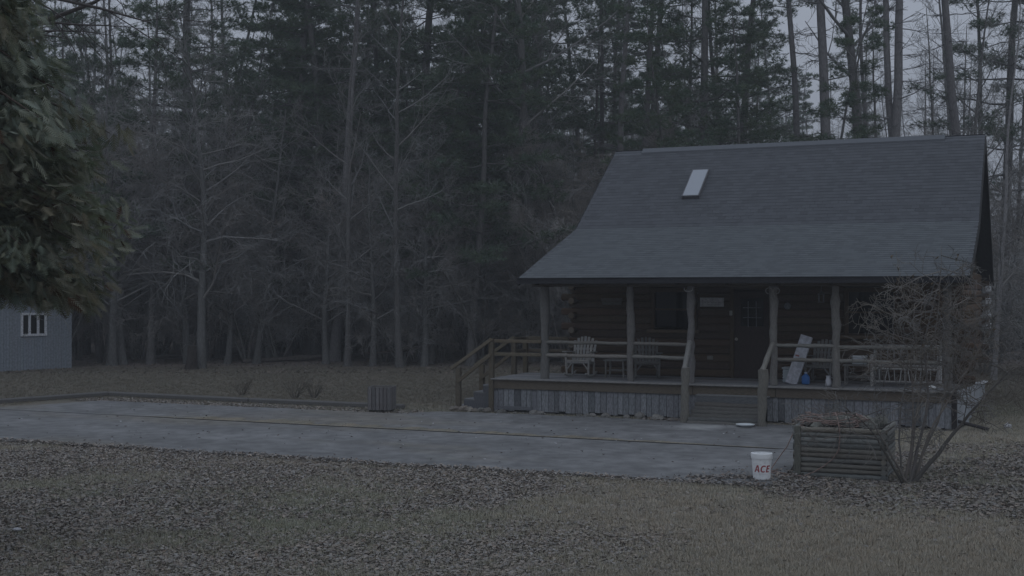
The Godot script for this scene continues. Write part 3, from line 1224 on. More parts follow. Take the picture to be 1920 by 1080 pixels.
	mb.tube(pv([Vector3(0.05, 0.19, 0), Vector3(0.10, 0.17, 0), Vector3(0.105, 0.10, 0), Vector3(0.066, 0.06, 0)]), PackedFloat32Array([0.008, 0.008, 0.008, 0.008]), 6)
	part("handle", mb.mesh(), M.plastic, t)
	# small white shell on the deck at the right
	mb = MB.new()
	mb.col = Color(0.52, 0.52, 0.52)
	mb.rock(Vector3(0, 0.045, 0), Vector3(0.09, 0.05, 0.06), 17)
	tag(single("white_stone", mb.mesh(), M.rock, hp(9.28, 0.76, 0.1)), "white stone lying on the deck edge at the right end", "stone")
	# sign by the door, lettering too faint to make out
	t = thing("wall_sign", "pale rectangular wooden sign hung left of the cabin door", "sign", hp(4.465, 2.44, 1.96), -THETA)
	mb = MB.new()
	mb.col = Color(0.42, 0.42, 0.43)
	mb.bx(Vector3(0, 0, 0), Vector3(0.54, 0.20, 0.025), 0.005)
	part("board", mb.mesh(), M.paint, t)
	mb = MB.new()
	mb.col = Color(0.15, 0.15, 0.16)
	mb.bx(Vector3(-0.205, 0.0, 0.014), Vector3(0.008, 0.13, 0.003))
	for k in 9:
		var x := -0.15 + k * 0.042
		mb.tube(pv([Vector3(x - 0.014, -0.012 + 0.02 * (k % 2), 0.014), Vector3(x, 0.026 - 0.014 * (k % 3), 0.014), Vector3(x + 0.012, -0.02, 0.014), Vector3(x + 0.026, 0.004, 0.014)]), PackedFloat32Array([0.003, 0.004, 0.004, 0.003]), 4)
	mb.bx(Vector3(0.03, -0.055, 0.014), Vector3(0.3, 0.006, 0.003))
	part("lettering", mb.mesh(), M.ink, t)
	# weathered plank plaque
	t = thing("plank_plaque", "long weathered plank hung on the log wall above the left chair", "plaque", hp(2.12, 2.45, 1.95), -THETA)
	for k in 2:
		mb = MB.new()
		mb.col = vary(Color(0.115, 0.105, 0.09), 0.1)
		mb.bx(Vector3(0, 0.04 - k * 0.08, 0), Vector3(0.52 - 0.05 * k, 0.074, 0.025), 0.005)
		part("plank", mb.mesh(), M.wood_x, t)
	# round plaque
	mb = MB.new()
	mb.col = Color(0.15, 0.15, 0.15)
	mb.lathe([Vector2(0.0, 0.03), Vector2(0.055, 0.03), Vector2(0.07, 0.018), Vector2(0.075, 0.0), Vector2(0.0, 0.0)], 18, Vector3.ZERO)
	var rp := single("wall_thermometer", mb.mesh(), M.plain, hp(6.14, 2.36, 1.97))
	rp.rotation = Vector3(PI / 2, -THETA, 0)
	tag(rp, "round grey dial on the log wall right of the door", "dial")
	# door bell box, outlet
	t = thing("porch_light_box", "tiny pale box fixed to the door frame at head height", "box", hp(4.90, 2.20, 1.93), -THETA)
	mb = MB.new()
	mb.col = Color(0.33, 0.31, 0.28)
	mb.bx(Vector3.ZERO, Vector3(0.06, 0.11, 0.04), 0.008)
	part("case", mb.mesh(), M.plastic, t)
	t = thing("wall_outlet", "small pale outlet cover low on the logs left of the door", "outlet", hp(4.42, 1.20, 1.965), -THETA)
	mb = MB.new()
	mb.col = Color(0.20, 0.19, 0.17)
	mb.bx(Vector3.ZERO, Vector3(0.13, 0.085, 0.03), 0.008)
	part("cover", mb.mesh(), M.plastic, t)
	# hanging lantern
	t = thing("hanging_lantern", "small pale lantern hanging under the porch roof", "lantern", hp(7.02, 2.46, 1.0), -THETA)
	mb = MB.new()
	mb.col = Color(0.15, 0.145, 0.135)
	for s in [[-1, -1], [1, -1], [1, 1], [-1, 1]]:
		mb.bar(Vector3(s[0] * 0.045, 0, s[1] * 0.045), Vector3(s[0] * 0.05, 0.15, s[1] * 0.05), 0.012, 0.012)
	mb.bx(Vector3(0, -0.006, 0), Vector3(0.12, 0.014, 0.12))
	part("cage", mb.mesh(), M.plain, t)
	mb = MB.new()
	mb.col = Color(0.16, 0.155, 0.145)
	mb.lathe([Vector2(0.085, 0.15), Vector2(0.03, 0.21), Vector2(0.0, 0.22)], 4, Vector3.ZERO)
	mb.tube(pv([Vector3(0, 0.2, 0), Vector3(0, 0.85, 0)]), PackedFloat32Array([0.005, 0.005]), 4)
	part("cap", mb.mesh(), M.plain, t)
	# rope bow on the fourth post
	t = thing("rope_bow", "two looped pale rope curls on top of the fourth porch post", "rope", hp(6.215, 2.66, -0.0), -THETA)
	for s in [-1.0, 1.0]:
		mb = MB.new()
		mb.col = Color(0.27, 0.25, 0.23)
		var pts := PackedVector3Array()
		var rad := PackedFloat32Array()
		for k in 15:
			var a := -0.5 + k / 14.0 * 5.2
			pts.append(Vector3(s * (0.075 - cos(a) * 0.065), 0.03 + sin(a) * 0.06, 0.03 * sin(a * 0.5)))
			rad.append(0.011)
		mb.tube(pts, rad, 6)
		part("loop", mb.mesh(), M.plain, t)
	# antlers on the third post
	t = thing("antler", "small white antler fixed to the top of the third porch post", "antler", hp(4.46, 2.68, -0.0), -THETA)
	mb = MB.new()
	mb.col = Color(0.36, 0.35, 0.33)
	for s in [-1.0, 1.0]:
		mb.tube(pv([Vector3(0, 0, 0), Vector3(s * 0.05, 0.0, 0.01), Vector3(s * 0.085, 0.03, 0.02), Vector3(s * 0.09, 0.075, 0.02)]), PackedFloat32Array([0.016, 0.014, 0.011, 0.004]), 6)
		mb.tube(pv([Vector3(s * 0.04, 0.0, 0.01), Vector3(s * 0.035, 0.05, 0.02)]), PackedFloat32Array([0.009, 0.003]), 5)
	part("horn", mb.mesh(), M.plain, t)


# ---------------------------------------------------------------- shed
func shed() -> void:
	# right wall end at (-15.46, 44.0); the wall runs from there towards the camera's left
	var t := thing("garden_shed", "blue-grey board shed with a white three-pane window, behind the evergreen", "shed", Vector3(-15.46, 0, -44.0), 0.0)
	t.rotation.y = atan2(-0.78, 0.62) + PI      # local +x points along the wall to its far right corner
	t.rotation.y = atan2(0.78, 0.62)
	var wallc := Color(0.212, 0.236, 0.266)
	var fw := holder("front_wall", t)
	for k in 42:
		var x := -0.05 - k * 0.102
		var mb := MB.new()
		mb.col = vary(wallc, 0.05)
		var lo := 0.0
		var cx := x
		if cx < -1.0 and cx > -1.92:
			mb.bx(Vector3(cx, 0.60, -0.02), Vector3(0.0985, 1.2, 0.03), 0.003)
			mb.bx(Vector3(cx, 2.26, -0.02), Vector3(0.0985, 0.72, 0.03), 0.003)
		else:
			mb.bx(Vector3(cx, 1.31, -0.02), Vector3(0.0985, 2.62, 0.03), 0.003)
		part("board", mb.mesh(), M.paint, fw)
	var mb := MB.new()
	mb.col = Color(0.09, 0.105, 0.12)
	mb.bx(Vector3(-2.15, 1.31, -1.9), Vector3(4.25, 2.6, 3.7))
	part("body", mb.mesh(), M.paint, t)
	var w := holder("window", t)
	mb = MB.new()
	mb.col = Color(0.52, 0.53, 0.56)
	for x in [-1.02, -1.30, -1.62, -1.90]:
		mb.bx(Vector3(x, 1.56, 0.01), Vector3(0.085, 0.74, 0.05), 0.006)
	for y in [1.20, 1.92]:
		mb.bx(Vector3(-1.46, y, 0.012), Vector3(0.98, 0.08, 0.056), 0.006)
	part("frame", mb.mesh(), M.plain, w)
	for k in 3:
		mb = MB.new()
		mb.bx(Vector3(-1.16 - k * 0.30, 1.56, -0.012), Vector3(0.27, 0.70, 0.012))
		part("pane", mb.mesh(), M.glass, w)
	mb = MB.new()
	mb.col = Color(0.10, 0.10, 0.105)
	for s in [-1.0, 1.0]:
		mb.box(Transform3D(Basis(Vector3.RIGHT, s * 0.42), Vector3(-2.15, 3.02, -1.9 + s * 1.03)), Vector3(4.75, 0.09, 2.4), 0.01)
	part("roof", mb.mesh(), M.shingle, t)
	mb = MB.new()
	mb.col = wallc
	for x in [-0.03, -4.27]:
		mb.face([Vector3(x, 2.6, -0.05), Vector3(x, 2.6, -3.75), Vector3(x, 3.4, -1.9)], Vector3(-2.1, 2.8, -1.9))
	part("gable", mb.mesh(), M.paint, t)


# ---------------------------------------------------------------- yard
func yard_things() -> void:
	bucket()
	planter()
	# slatted wooden box at the end of the border
	var t := thing("slatted_box", "weathered square box of upright slats standing at the edge of the slab", "planter box", Vector3(-2.88, 0.03, -27.75), -0.12)
	for f in 4:
		for k in 6:
			var mb := MB.new()
			var g := rng.randf_range(0.10, 0.165)
			mb.col = Color(g * 1.05, g, g * 1.0)
			var b := Basis(Vector3.UP, f * PI / 2)
			mb.box(Transform3D(b, b * Vector3(-0.2125 + k * 0.085 + 0.0, 0.275 + 0.02, 0.255)), Vector3(0.075, 0.51, 0.025), 0.005)
			part("slat", mb.mesh(), M.wood_y, t)
	for y in [0.04, 0.50]:
		var mb := MB.new()
		mb.col = Color(0.06, 0.055, 0.05)
		mb.bx(Vector3(0, y, 0), Vector3(0.47, 0.06, 0.47))
		part("frame", mb.mesh(), M.wood_x, t)
	# landscape timbers round the slab
	var tl := [[Vector3(-12.75, 0.05, -29.3), Vector3(-10.38, 0.05, -32.2), "weathered border timber running off behind the evergreen at the left"], [Vector3(-10.34, 0.05, -32.16), Vector3(-6.35, 0.05, -30.2), "long border timber along the back of the slab, left half"], [Vector3(-6.32, 0.05, -30.18), Vector3(-2.45, 0.05, -28.5), "long border timber along the back of the slab, ending behind the slatted box"]]
	for s in tl:
		var mb := MB.new()
		mb.col = Color(0.12, 0.115, 0.11)
		var c: Vector3 = (s[0] + s[1]) / 2
		mb.bar(s[0] - c, s[1] - c, 0.13, 0.13, 0.03)
		tag(single("border_timber", mb.mesh(), M.wood_z, c), s[2], "timber", "timbers edging the slab")
	# stones along the skirting
	for k in 30:
		var u := rng.randf_range(0.0, 4.4)
		if k >= 24:
			u = 7.9 + (k - 24) * 0.3
		var mb := MB.new()
		var g := rng.randf_range(0.11, 0.22)
		mb.col = Color(g * 1.04, g, g * 0.93)
		var r := 0.028 + 0.085 * pow(rng.randf(), 2.2)
		mb.rock(Vector3.ZERO, Vector3(r * 1.3, r * 0.8, r), 100 + k)
		var lab := "rough pale stone in the row at the foot of the porch skirting" if k < 24 else "pale stone under the porch skirting behind the log planter"
		tag(single("stone", mb.mesh(), M.rock, hp(u, r * 0.45, -0.08 - rng.randf_range(0.0, 0.42)), rng.randf() * TAU), lab, "stone", "stones along the porch skirting" if k < 24 else "stones behind the planter")
	for k in 7:
		var mb := MB.new()
		mb.col = vary(Color(0.19, 0.175, 0.155), 0.2)
		var r := rng.randf_range(0.06, 0.11)
		mb.rock(Vector3.ZERO, Vector3(r * 1.3, r * 0.8, r), 200 + k)
		tag(single("stone", mb.mesh(), M.rock, hp(-0.95 + k * 0.15, r * 0.4, -0.12 - rng.randf_range(0, 0.2)), rng.randf() * TAU), "stone beside the foot of the left-hand side steps", "stone", "stones by the side steps")
	# white pan by the steps
	var mb := MB.new()
	mb.col = Color(0.62, 0.66, 0.68)
	mb.lathe([Vector2(0.0, 0.012), Vector2(0.12, 0.012), Vector2(0.17, 0.045), Vector2(0.185, 0.05), Vector2(0.18, 0.04), Vector2(0.125, 0.0), Vector2(0.0, 0.0)], 20, Vector3.ZERO)
	tag(single("shallow_pan", mb.mesh(), M.plastic, hp(5.92, 0.037, -1.22)), "shallow white pan on the slab by the right foot of the front steps", "pan")
	# dark pole lying at the right
	mb = MB.new()
	mb.col = Color(0.045, 0.042, 0.04)
	mb.tube(pv([Vector3(8.43, 0.22, -24.3), Vector3(8.75, 0.13, -24.1), Vector3(9.10, 0.04, -23.9)]), PackedFloat32Array([0.035, 0.035, 0.035]), 8)
	tag(single("drain_pipe", mb.mesh(), M.plain), "dark pipe sloping to the grass at the right corner of the porch", "pipe")
	mb = MB.new()
	mb.col = Color(0.5, 0.5, 0.52)
	mb.rock(Vector3.ZERO, Vector3(0.075, 0.06, 0.06), 55)
	tag(single("white_stone", mb.mesh(), M.rock, Vector3(9.70, 0.04, -24.5)), "white lump lying alone on the grass right of the cabin", "stone")
	mb = MB.new()
	mb.col = Color(0.45, 0.45, 0.47)
	mb.rock(Vector3.ZERO, Vector3(0.05, 0.02, 0.035), 56)
	tag(single("paper_scrap", mb.mesh(), M.rock, Vector3(-5.45, 0.05, -13.8)), "white scrap of paper among the leaves at the left edge", "litter")
	# small bare shrubs behind the border timber
	for s in [[Vector3(-7.0, 0, -32.4), 0.75, "small bare shrub behind the border timber, left of the other two"], [Vector3(-5.45, 0, -31.4), 1.0, "larger bare twiggy shrub in the middle behind the border timber"], [Vector3(-5.0, 0, -31.6), 0.7, "small bare shrub close beside the larger one behind the timber"]]:
		var sb := MB.new()
		for k in 16:
			sb.col = vary(Color(0.085, 0.075, 0.066), 0.15)
			var a := rng.randf() * TAU
			grow(sb, Vector3(cos(a) * 0.05, 0, sin(a) * 0.05), Vector3(cos(a) * 0.6, 0.8, sin(a) * 0.6).normalized(), 0.62 * s[1], 0.008, 1, {"kids": 5, "wig": 0.25, "up": 0.1, "sides": 3, "min": 0.0016, "ratio": 0.5, "spread": 0.8, "levels": 2})
		tag(single("bare_shrub", sb.mesh(), M.twig, s[0]), s[2], "shrub", "bare shrubs behind the border timber")
	# stump and fallen limbs at the edge of the woods
	mb = MB.new()
	mb.col = Color(0.05, 0.043, 0.037)
	mb.tube(pv([Vector3(0, -0.1, 0), Vector3(0, 0.12, 0), Vector3(0.02, 0.5, 0), Vector3(0.03, 0.82, 0.02)]), PackedFloat32Array([0.30, 0.21, 0.17, 0.16]), 10)
	tag(single("tree_stump", mb.mesh(), M.bark, Vector3(-11.05, 0, -43.2)), "dark broken stump at the foot of the pale trunk, left edge of the woods", "stump")
	for s in [[Vector3(-10.0, 0.1, -46.5), Vector3(-6.5, 0.25, -47.5), 0.09, "fallen trunk lying across the wood's edge behind the leaning pale tree"], [Vector3(-5.2, 0.45, -45.0), Vector3(-3.0, 0.7, -45.6), 0.045, "thin fallen limb propped between trunks in the middle of the woods"], [Vector3(-14.0, 0.1, -48.0), Vector3(-11.5, 0.3, -48.5), 0.08, "fallen trunk between the shed and the stump"]]:
		var o := rough_log(s[0], s[1], s[2], 0.05, 7, 9)
		for w in o.c.size():
			o.c[w] = o.c[w] * Color(0.10, 0.088, 0.078)
		tag(single("fallen_limb", o.mesh(), M.bark), s[3], "fallen branch", "fallen limbs in the woods")


func bucket() -> void:
	var t := thing("plastic_bucket", "white plastic bucket with red lettering on the slab, left of the log planter", "bucket", Vector3(3.515, 0.032, -17.64), 0.0)
	var mb := MB.new()
	mb.col = Color(0.82, 0.83, 0.83)
	mb.lathe([Vector2(0.0, 0.0), Vector2(0.112, 0.0), Vector2(0.120, 0.008), Vector2(0.1385, 0.29)], 40, Vector3.ZERO)
	mb.lathe([Vector2(0.1385, 0.368), Vector2(0.134, 0.368), Vector2(0.117, 0.02), Vector2(0.0, 0.02)], 40, Vector3.ZERO)
	part("body", mb.mesh(), M.scuffed, t)
	mb = MB.new()
	mb.col = Color(0.84, 0.85, 0.85)
	mb.lathe([Vector2(0.139, 0.288), Vector2(0.149, 0.292), Vector2(0.150, 0.36), Vector2(0.147, 0.370), Vector2(0.136, 0.371)], 40, Vector3.ZERO)
	part("rim", mb.mesh(), M.plastic, t)
	mb = MB.new()
	mb.col = Color(0.3, 0.3, 0.3)
	var pts := PackedVector3Array()
	var rad := PackedFloat32Array()
	for k in 13:
		var a := PI * k / 12.0
		pts.append(Vector3(cos(a) * 0.152, 0.30 - sin(a) * 0.05, -0.03 - sin(a) * 0.135))
		rad.append(0.003)
	mb.tube(pts, rad, 5)
	part("wire_handle", mb.mesh(), M.metal, t)
	for line in [["ACE", 0.098, 0.155, Color(0.30, 0.035, 0.045), 0.0], ["HARDWARE", 0.0, 0.0, Color(0, 0, 0), 0.0]]:
		if line[1] == 0.0:
			continue
		var tm := TextMesh.new()
		tm.text = line[0]
		var sf := SystemFont.new()
		sf.font_names = PackedStringArray(["Droid Sans"])
		sf.font_weight = 700
		tm.font = sf
		tm.font_size = 64
		tm.pixel_size = line[1] / 47.0
		tm.depth = 0.003
		var arr := tm.surface_get_arrays(0)
		var vs: PackedVector3Array = arr[Mesh.ARRAY_VERTEX]
		var ns: PackedVector3Array = arr[Mesh.ARRAY_NORMAL]
		for k in vs.size():
			var p := vs[k]
			var y: float = p.y + line[2]
			var r: float = 0.120 + 0.0185 * (y - 0.008) / 0.282 + 0.0006 + p.z + 0.0015
			var a := (p.x * 0.92 + p.y * 0.16) / 0.129
			vs[k] = Vector3(sin(a) * r, y, cos(a) * r)
			ns[k] = ns[k].rotated(Vector3.UP, a)
		arr[Mesh.ARRAY_VERTEX] = vs
		arr[Mesh.ARRAY_NORMAL] = ns
		var am := ArrayMesh.new()
		am.add_surface_from_arrays(Mesh.PRIMITIVE_TRIANGLES, arr)
		var ink := StandardMaterial3D.new()
		ink.albedo_color = (line[3] as Color).linear_to_srgb()
		ink.roughness = 0.5
		var o := part("lettering", am, ink, t)
		o.rotation.y = -0.12
	# thin line of small print under the big letters
	mb = MB.new()
	mb.col = Color(0.30, 0.28, 0.30)
	for k in 9:
		var a := -0.46 + k * 0.085
		var r := 0.1262
		mb.box(Transform3D(Basis(Vector3.UP, a), Vector3(sin(a) * r, 0.087, cos(a) * r)), Vector3(0.008, 0.004, 0.003))
	part("small_print", mb.mesh(), M.ink, t)


func planter() -> void:
	var o := Vector3(4.085, 0.0, -18.1)
	var t := thing("log_planter", "square planter of stacked grey-brown landscape logs filled with rocks, beside the bucket", "planter", o, -THETA)
	var W := 1.22
	var D := 1.15
	var c := Color(0.165, 0.162, 0.146)
	for k in 10:
		var y := 0.04 + k * 0.072
		var off := 0.02 if k % 2 == 0 else -0.0
		for f in 4:
			var a: Vector3
			var b: Vector3
			if f == 0:
				a = Vector3(-off, y, 0); b = Vector3(W + 0.07, y, 0)
			elif f == 1:
				a = Vector3(W + 0.02, y, 0.05); b = Vector3(W + 0.02, y, -D - 0.03)
			elif f == 2:
				a = Vector3(0, y, -D); b = Vector3(W, y, -D)
			else:
				a = Vector3(0, y, -0.04); b = Vector3(0, y, -D)
			if f == 1 or f == 3:
				a.y += 0.012; b.y += 0.012
			var tone := vary(c, 0.28)
			var lg := rough_log(a, b, rng.randf_range(0.034, 0.039), 0.005, 9, 6)
			for w in lg.c.size():
				lg.c[w] = lg.c[w] * tone
			part("planter_log", lg.mesh(), M.wood_x if f % 2 == 0 else M.wood_z, t)
	var mb := MB.new()
	mb.col = Color(0.13, 0.13, 0.112)
	mb.bx(Vector3(0.05, 0.375, 0.045), Vector3(0.09, 0.73, 0.035), 0.008)
	part("corner_post", mb.mesh(), M.wood_y, t)
	mb = MB.new()
	mb.col = Color(0.055, 0.048, 0.042)
	mb.bx(Vector3(W / 2, 0.33, -D / 2), Vector3(W - 0.06, 0.60, D - 0.06))
	part("soil", mb.mesh(), M.rock, t)
	# rocks heaped in it
	for k in 22:
		var x := rng.randf_range(0.12, W - 0.1)
		var z := rng.randf_range(-D + 0.12, -0.1)
		var r := rng.randf_range(0.07, 0.13)
		mb = MB.new()
		var g := rng.randf_range(0.11, 0.22)
		mb.col = Color(g, g, g * 0.88)
		mb.rock(Vector3.ZERO, Vector3(r * 1.25, r * 0.8, r), 300 + k)
		var p := o + Vector3(x, 0.64 + r * 0.5 + 0.06 * sin(x * 2.6), z).rotated(Vector3.UP, -THETA)
		tag(single("planter_rock", mb.mesh(), M.rock, p, rng.randf() * TAU), "rock heaped in the log planter among the cord loops", "rock", "rocks in the log planter")
	# loops of reddish cord thrown over it and trailing to the bucket
	var cord := MB.new()
	cord.col = Color(0.26, 0.19, 0.165)
	var P := PackedVector3Array()
	var R := PackedFloat32Array()
	for k in 200:
		var a := k * 0.21
		var rr := 0.30 + 0.10 * sin(a * 0.37) + 0.05 * sin(k * 1.7)
		P.append(Vector3(0.50 + cos(a) * rr * 1.25 + 0.05 * sin(a * 0.61), 0.78 + 0.075 * sin(a * 0.83) + 0.06 * cos(a * 1.31 + 1.0), -0.36 + sin(a) * rr * 0.85))
		R.append(0.009)
	# down the front face, along the ground, to the bucket
	for q in [Vector3(0.55, 0.93, -0.15), Vector3(0.60, 0.86, -0.02), Vector3(0.635, 0.74, 0.05), Vector3(0.645, 0.60, 0.055), Vector3(0.63, 0.42, 0.06), Vector3(0.54, 0.28, 0.06), Vector3(0.42, 0.18, 0.08), Vector3(0.30, 0.10, 0.10), Vector3(0.15, 0.03, 0.12), Vector3(-0.05, 0.03, 0.08), Vector3(-0.25, 0.055, 0.02), Vector3(-0.36, 0.05, -0.08), Vector3(-0.30, 0.05, -0.25)]:
		P.append(q)
		R.append(0.009)
	cord.tube(P, R, 6)
	var tt := thing("cord_coil", "tangle of reddish cord looped on the planter and trailing down its front to the bucket", "cord", o, -THETA)
	part("coil", cord.mesh(), M.plain, tt)
	cord = MB.new()
	cord.col = Color(0.26, 0.19, 0.165)
	P = PackedVector3Array()
	R = PackedFloat32Array()
	for q in [Vector3(0.30, 0.82, -0.2), Vector3(0.12, 0.80, -0.12), Vector3(-0.03, 0.62, -0.05), Vector3(-0.12, 0.42, -0.04), Vector3(-0.26, 0.22, -0.02), Vector3(-0.36, 0.06, 0.02), Vector3(-0.30, 0.05, 0.10), Vector3(-0.10, 0.02, 0.14), Vector3(0.12, 0.02, 0.13)]:
		P.append(q)
		R.append(0.008)
	cord.tube(P, R, 6)
	part("loose_end", cord.mesh(), M.plain, tt)


# ---------------------------------------------------------------- growing things
func grow(mb: MB, p: Vector3, dir: Vector3, len: float, r: float, level: int, o: Dictionary) -> void:
	var segs := 5 if level == 0 else (4 if len > 1.2 else 3)
	if level >= o.levels:
		segs = 2
	var pts := PackedVector3Array([p])
	var tip := maxf(o.min, r * (0.2 if level > 0 else 0.3))
	var rad := PackedFloat32Array([r])
	var d := dir
	for k in segs:
		d = (d + Vector3(rng.randf_range(-1, 1), rng.randf_range(-1, 1), rng.randf_range(-1, 1)) * o.wig + Vector3.UP * o.up).normalized()
		p += d * len / segs
		pts.append(p)
		rad.append(lerpf(r, tip, (k + 1.0) / segs))
	var sides: int = o.sides if level > 0 else maxi(o.sides, 6)
	if level == 1 and r > 0.025:
		sides = maxi(sides, 4)
	mb.tube(pts, rad, sides, false)
	if level >= o.levels:
		return
	var kids: int = o.kids if level > 0 else o.get("limbs", o.kids)
	var first: float = o.get("first", 0.3) if level == 0 else 0.2
	for k in kids:
		var t: float = lerpf(first, 1.0, (k + rng.randf()) / kids)
		var f := t * segs
		var i := mini(int(f), segs - 1)
		var q := pts[i].lerp(pts[i + 1], f - i)
		var along := (pts[i + 1] - pts[i]).normalized()
		var side := along.cross(Vector3(rng.randf_range(-1, 1), rng.randf_range(-1, 1), rng.randf_range(-1, 1))).normalized()
		var nd: Vector3 = (along * (1.0 - o.spread * 0.45) + side * o.spread * rng.randf_range(0.7, 1.2)).normalized()
		var nl: float = len * o.ratio * rng.randf_range(0.6, 1.2) * (1.15 - 0.55 * t if level == 0 else 1.15 - 0.4 * t)
		var nr := maxf(o.min, lerpf(r, tip, t) * rng.randf_range(0.42, 0.62))
		grow(mb, q, nd, nl, nr, level + 1, o)


var trees := {}


func trunk_mesh(hgt: float, r: float, lean: float, c: Color, fork := false) -> Array:   # mesh, points, radii
	var mb := MB.new()
	mb.col = c
	var pts := PackedVector3Array()
	var rad := PackedFloat32Array()
	var p := Vector3(0, -0.25, 0)
	var d := Vector3(rng.randf_range(-lean, lean), 1, rng.randf_range(-lean, lean)).normalized()
	var n := 14
	for k in n + 1:
		pts.append(p)
		var t := float(k) / n
		var flare := 0.5 * exp(-t * hgt / 0.5)
		rad.append(maxf(0.012, r * (1.0 - t * 0.88) * (1.0 + flare)))
		d = (d + Vector3(rng.randf_range(-1, 1), 0.0, rng.randf_range(-1, 1)) * 0.06 + Vector3.UP * 0.05).normalized()
		p += d * hgt / n
	mb.tube(pts, rad, 9, false)
	return [mb, pts, rad]


func make_bare(hgt: float, r: float, c: Color, limbs: int, first: float, steep: float, levels: int, reach: float, wig := 0.17, trunk_tone := 0.62) -> Node3D:
	var t := Node3D.new()
	var tr := trunk_mesh(hgt, r, 0.05 if wig < 0.2 else 0.16, c * trunk_tone)
	var mb: MB = tr[0]
	var pts: PackedVector3Array = tr[1]
	var rad: PackedFloat32Array = tr[2]
	part("trunk", mb.mesh(), M.bark, t)
	var cr := MB.new()
	var o := {"kids": 7, "wig": wig, "up": 0.07 if wig < 0.2 else 0.0, "sides": 3, "min": 0.006, "ratio": 0.46 if wig < 0.2 else 0.52, "spread": 0.75, "levels": levels}
	for k in limbs:
		var f: float = lerpf(first, 0.97, pow((k + rng.randf()) / limbs, 0.9)) * 14
		var i := mini(int(f), 13)
		var q := pts[i].lerp(pts[i + 1], f - i)
		var a := k * 2.4 + rng.randf()
		var nd := Vector3(cos(a), steep * rng.randf_range(0.6, 1.4), sin(a)).normalized()
		var len := hgt * reach * (1.25 - f / 14.0) * rng.randf_range(0.7, 1.25)
		cr.col = vary(c, 0.12)
		grow(cr, q, nd, len, maxf(0.012, lerpf(rad[i], rad[i + 1], f - i) * rng.randf_range(0.3, 0.5)), 1, o)
	part("crown", cr.mesh(), M.twig, t)
	return t


func make_sapling(hgt: float, stems: int, c: Color, wide: float) -> Node3D:   # many-stemmed small tree, all fine twigs
	var t := Node3D.new()
	var mb := MB.new()
	var cr := MB.new()
	for s in stems:
		var a := TAU * s / stems + rng.randf()
		var d := Vector3(cos(a) * wide, 1.0, sin(a) * wide).normalized()
		var p := Vector3(cos(a) * 0.08, -0.1, sin(a) * 0.08)
		var pts := PackedVector3Array()
		var rad := PackedFloat32Array()
		var n := 9
		var h := hgt * rng.randf_range(0.75, 1.0)
		for k in n + 1:
			pts.append(p)
			rad.append(0.055 * hgt / 7.0 * (1.0 - 0.9 * k / n) + 0.006)
			d = (d + Vector3(rng.randf_range(-1, 1), rng.randf_range(-0.4, 0.5), rng.randf_range(-1, 1)) * 0.16).normalized()
			p += d * h / n
		mb.col = vary(c * 0.6, 0.1)
		mb.tube(pts, rad, 6, false)
		for k in 13:
			var f := lerpf(0.16, 0.98, (k + rng.randf()) / 13.0) * n
			var i := mini(int(f), n - 1)
			var q := pts[i].lerp(pts[i + 1], f - i)
			var b := rng.randf() * TAU
			cr.col = vary(c * 1.1, 0.18)
			grow(cr, q, Vector3(cos(b), rng.randf_range(0.0, 0.9), sin(b)).normalized(), h * 0.27 * rng.randf_range(0.6, 1.2), 0.016, 1, {"kids": 8, "wig": 0.32, "up": 0.02, "sides": 3, "min": 0.0075, "ratio": 0.52, "spread": 0.85, "levels": 3})
	part("trunk", mb.mesh(), M.bark, t)
	part("crown", cr.mesh(), M.twig, t)
	return t


func needles(mb: MB, p: Vector3, dir: Vector3, size: float, count: int) -> void:   # one bottle-brush tuft
	for k in count:
		var d := (dir * 0.7 + Vector3(rng.randf_range(-1, 1), rng.randf_range(-0.7, 1), rng.randf_range(-1, 1))).normalized()
		var s := d.cross(Vector3(rng.randf_range(-1, 1), rng.randf_range(-1, 1), rng.randf_range(-1, 1))).normalized() * size * 0.065
		mb.blade(p - s, p + s, p + d * size, d.cross(s).normalized())


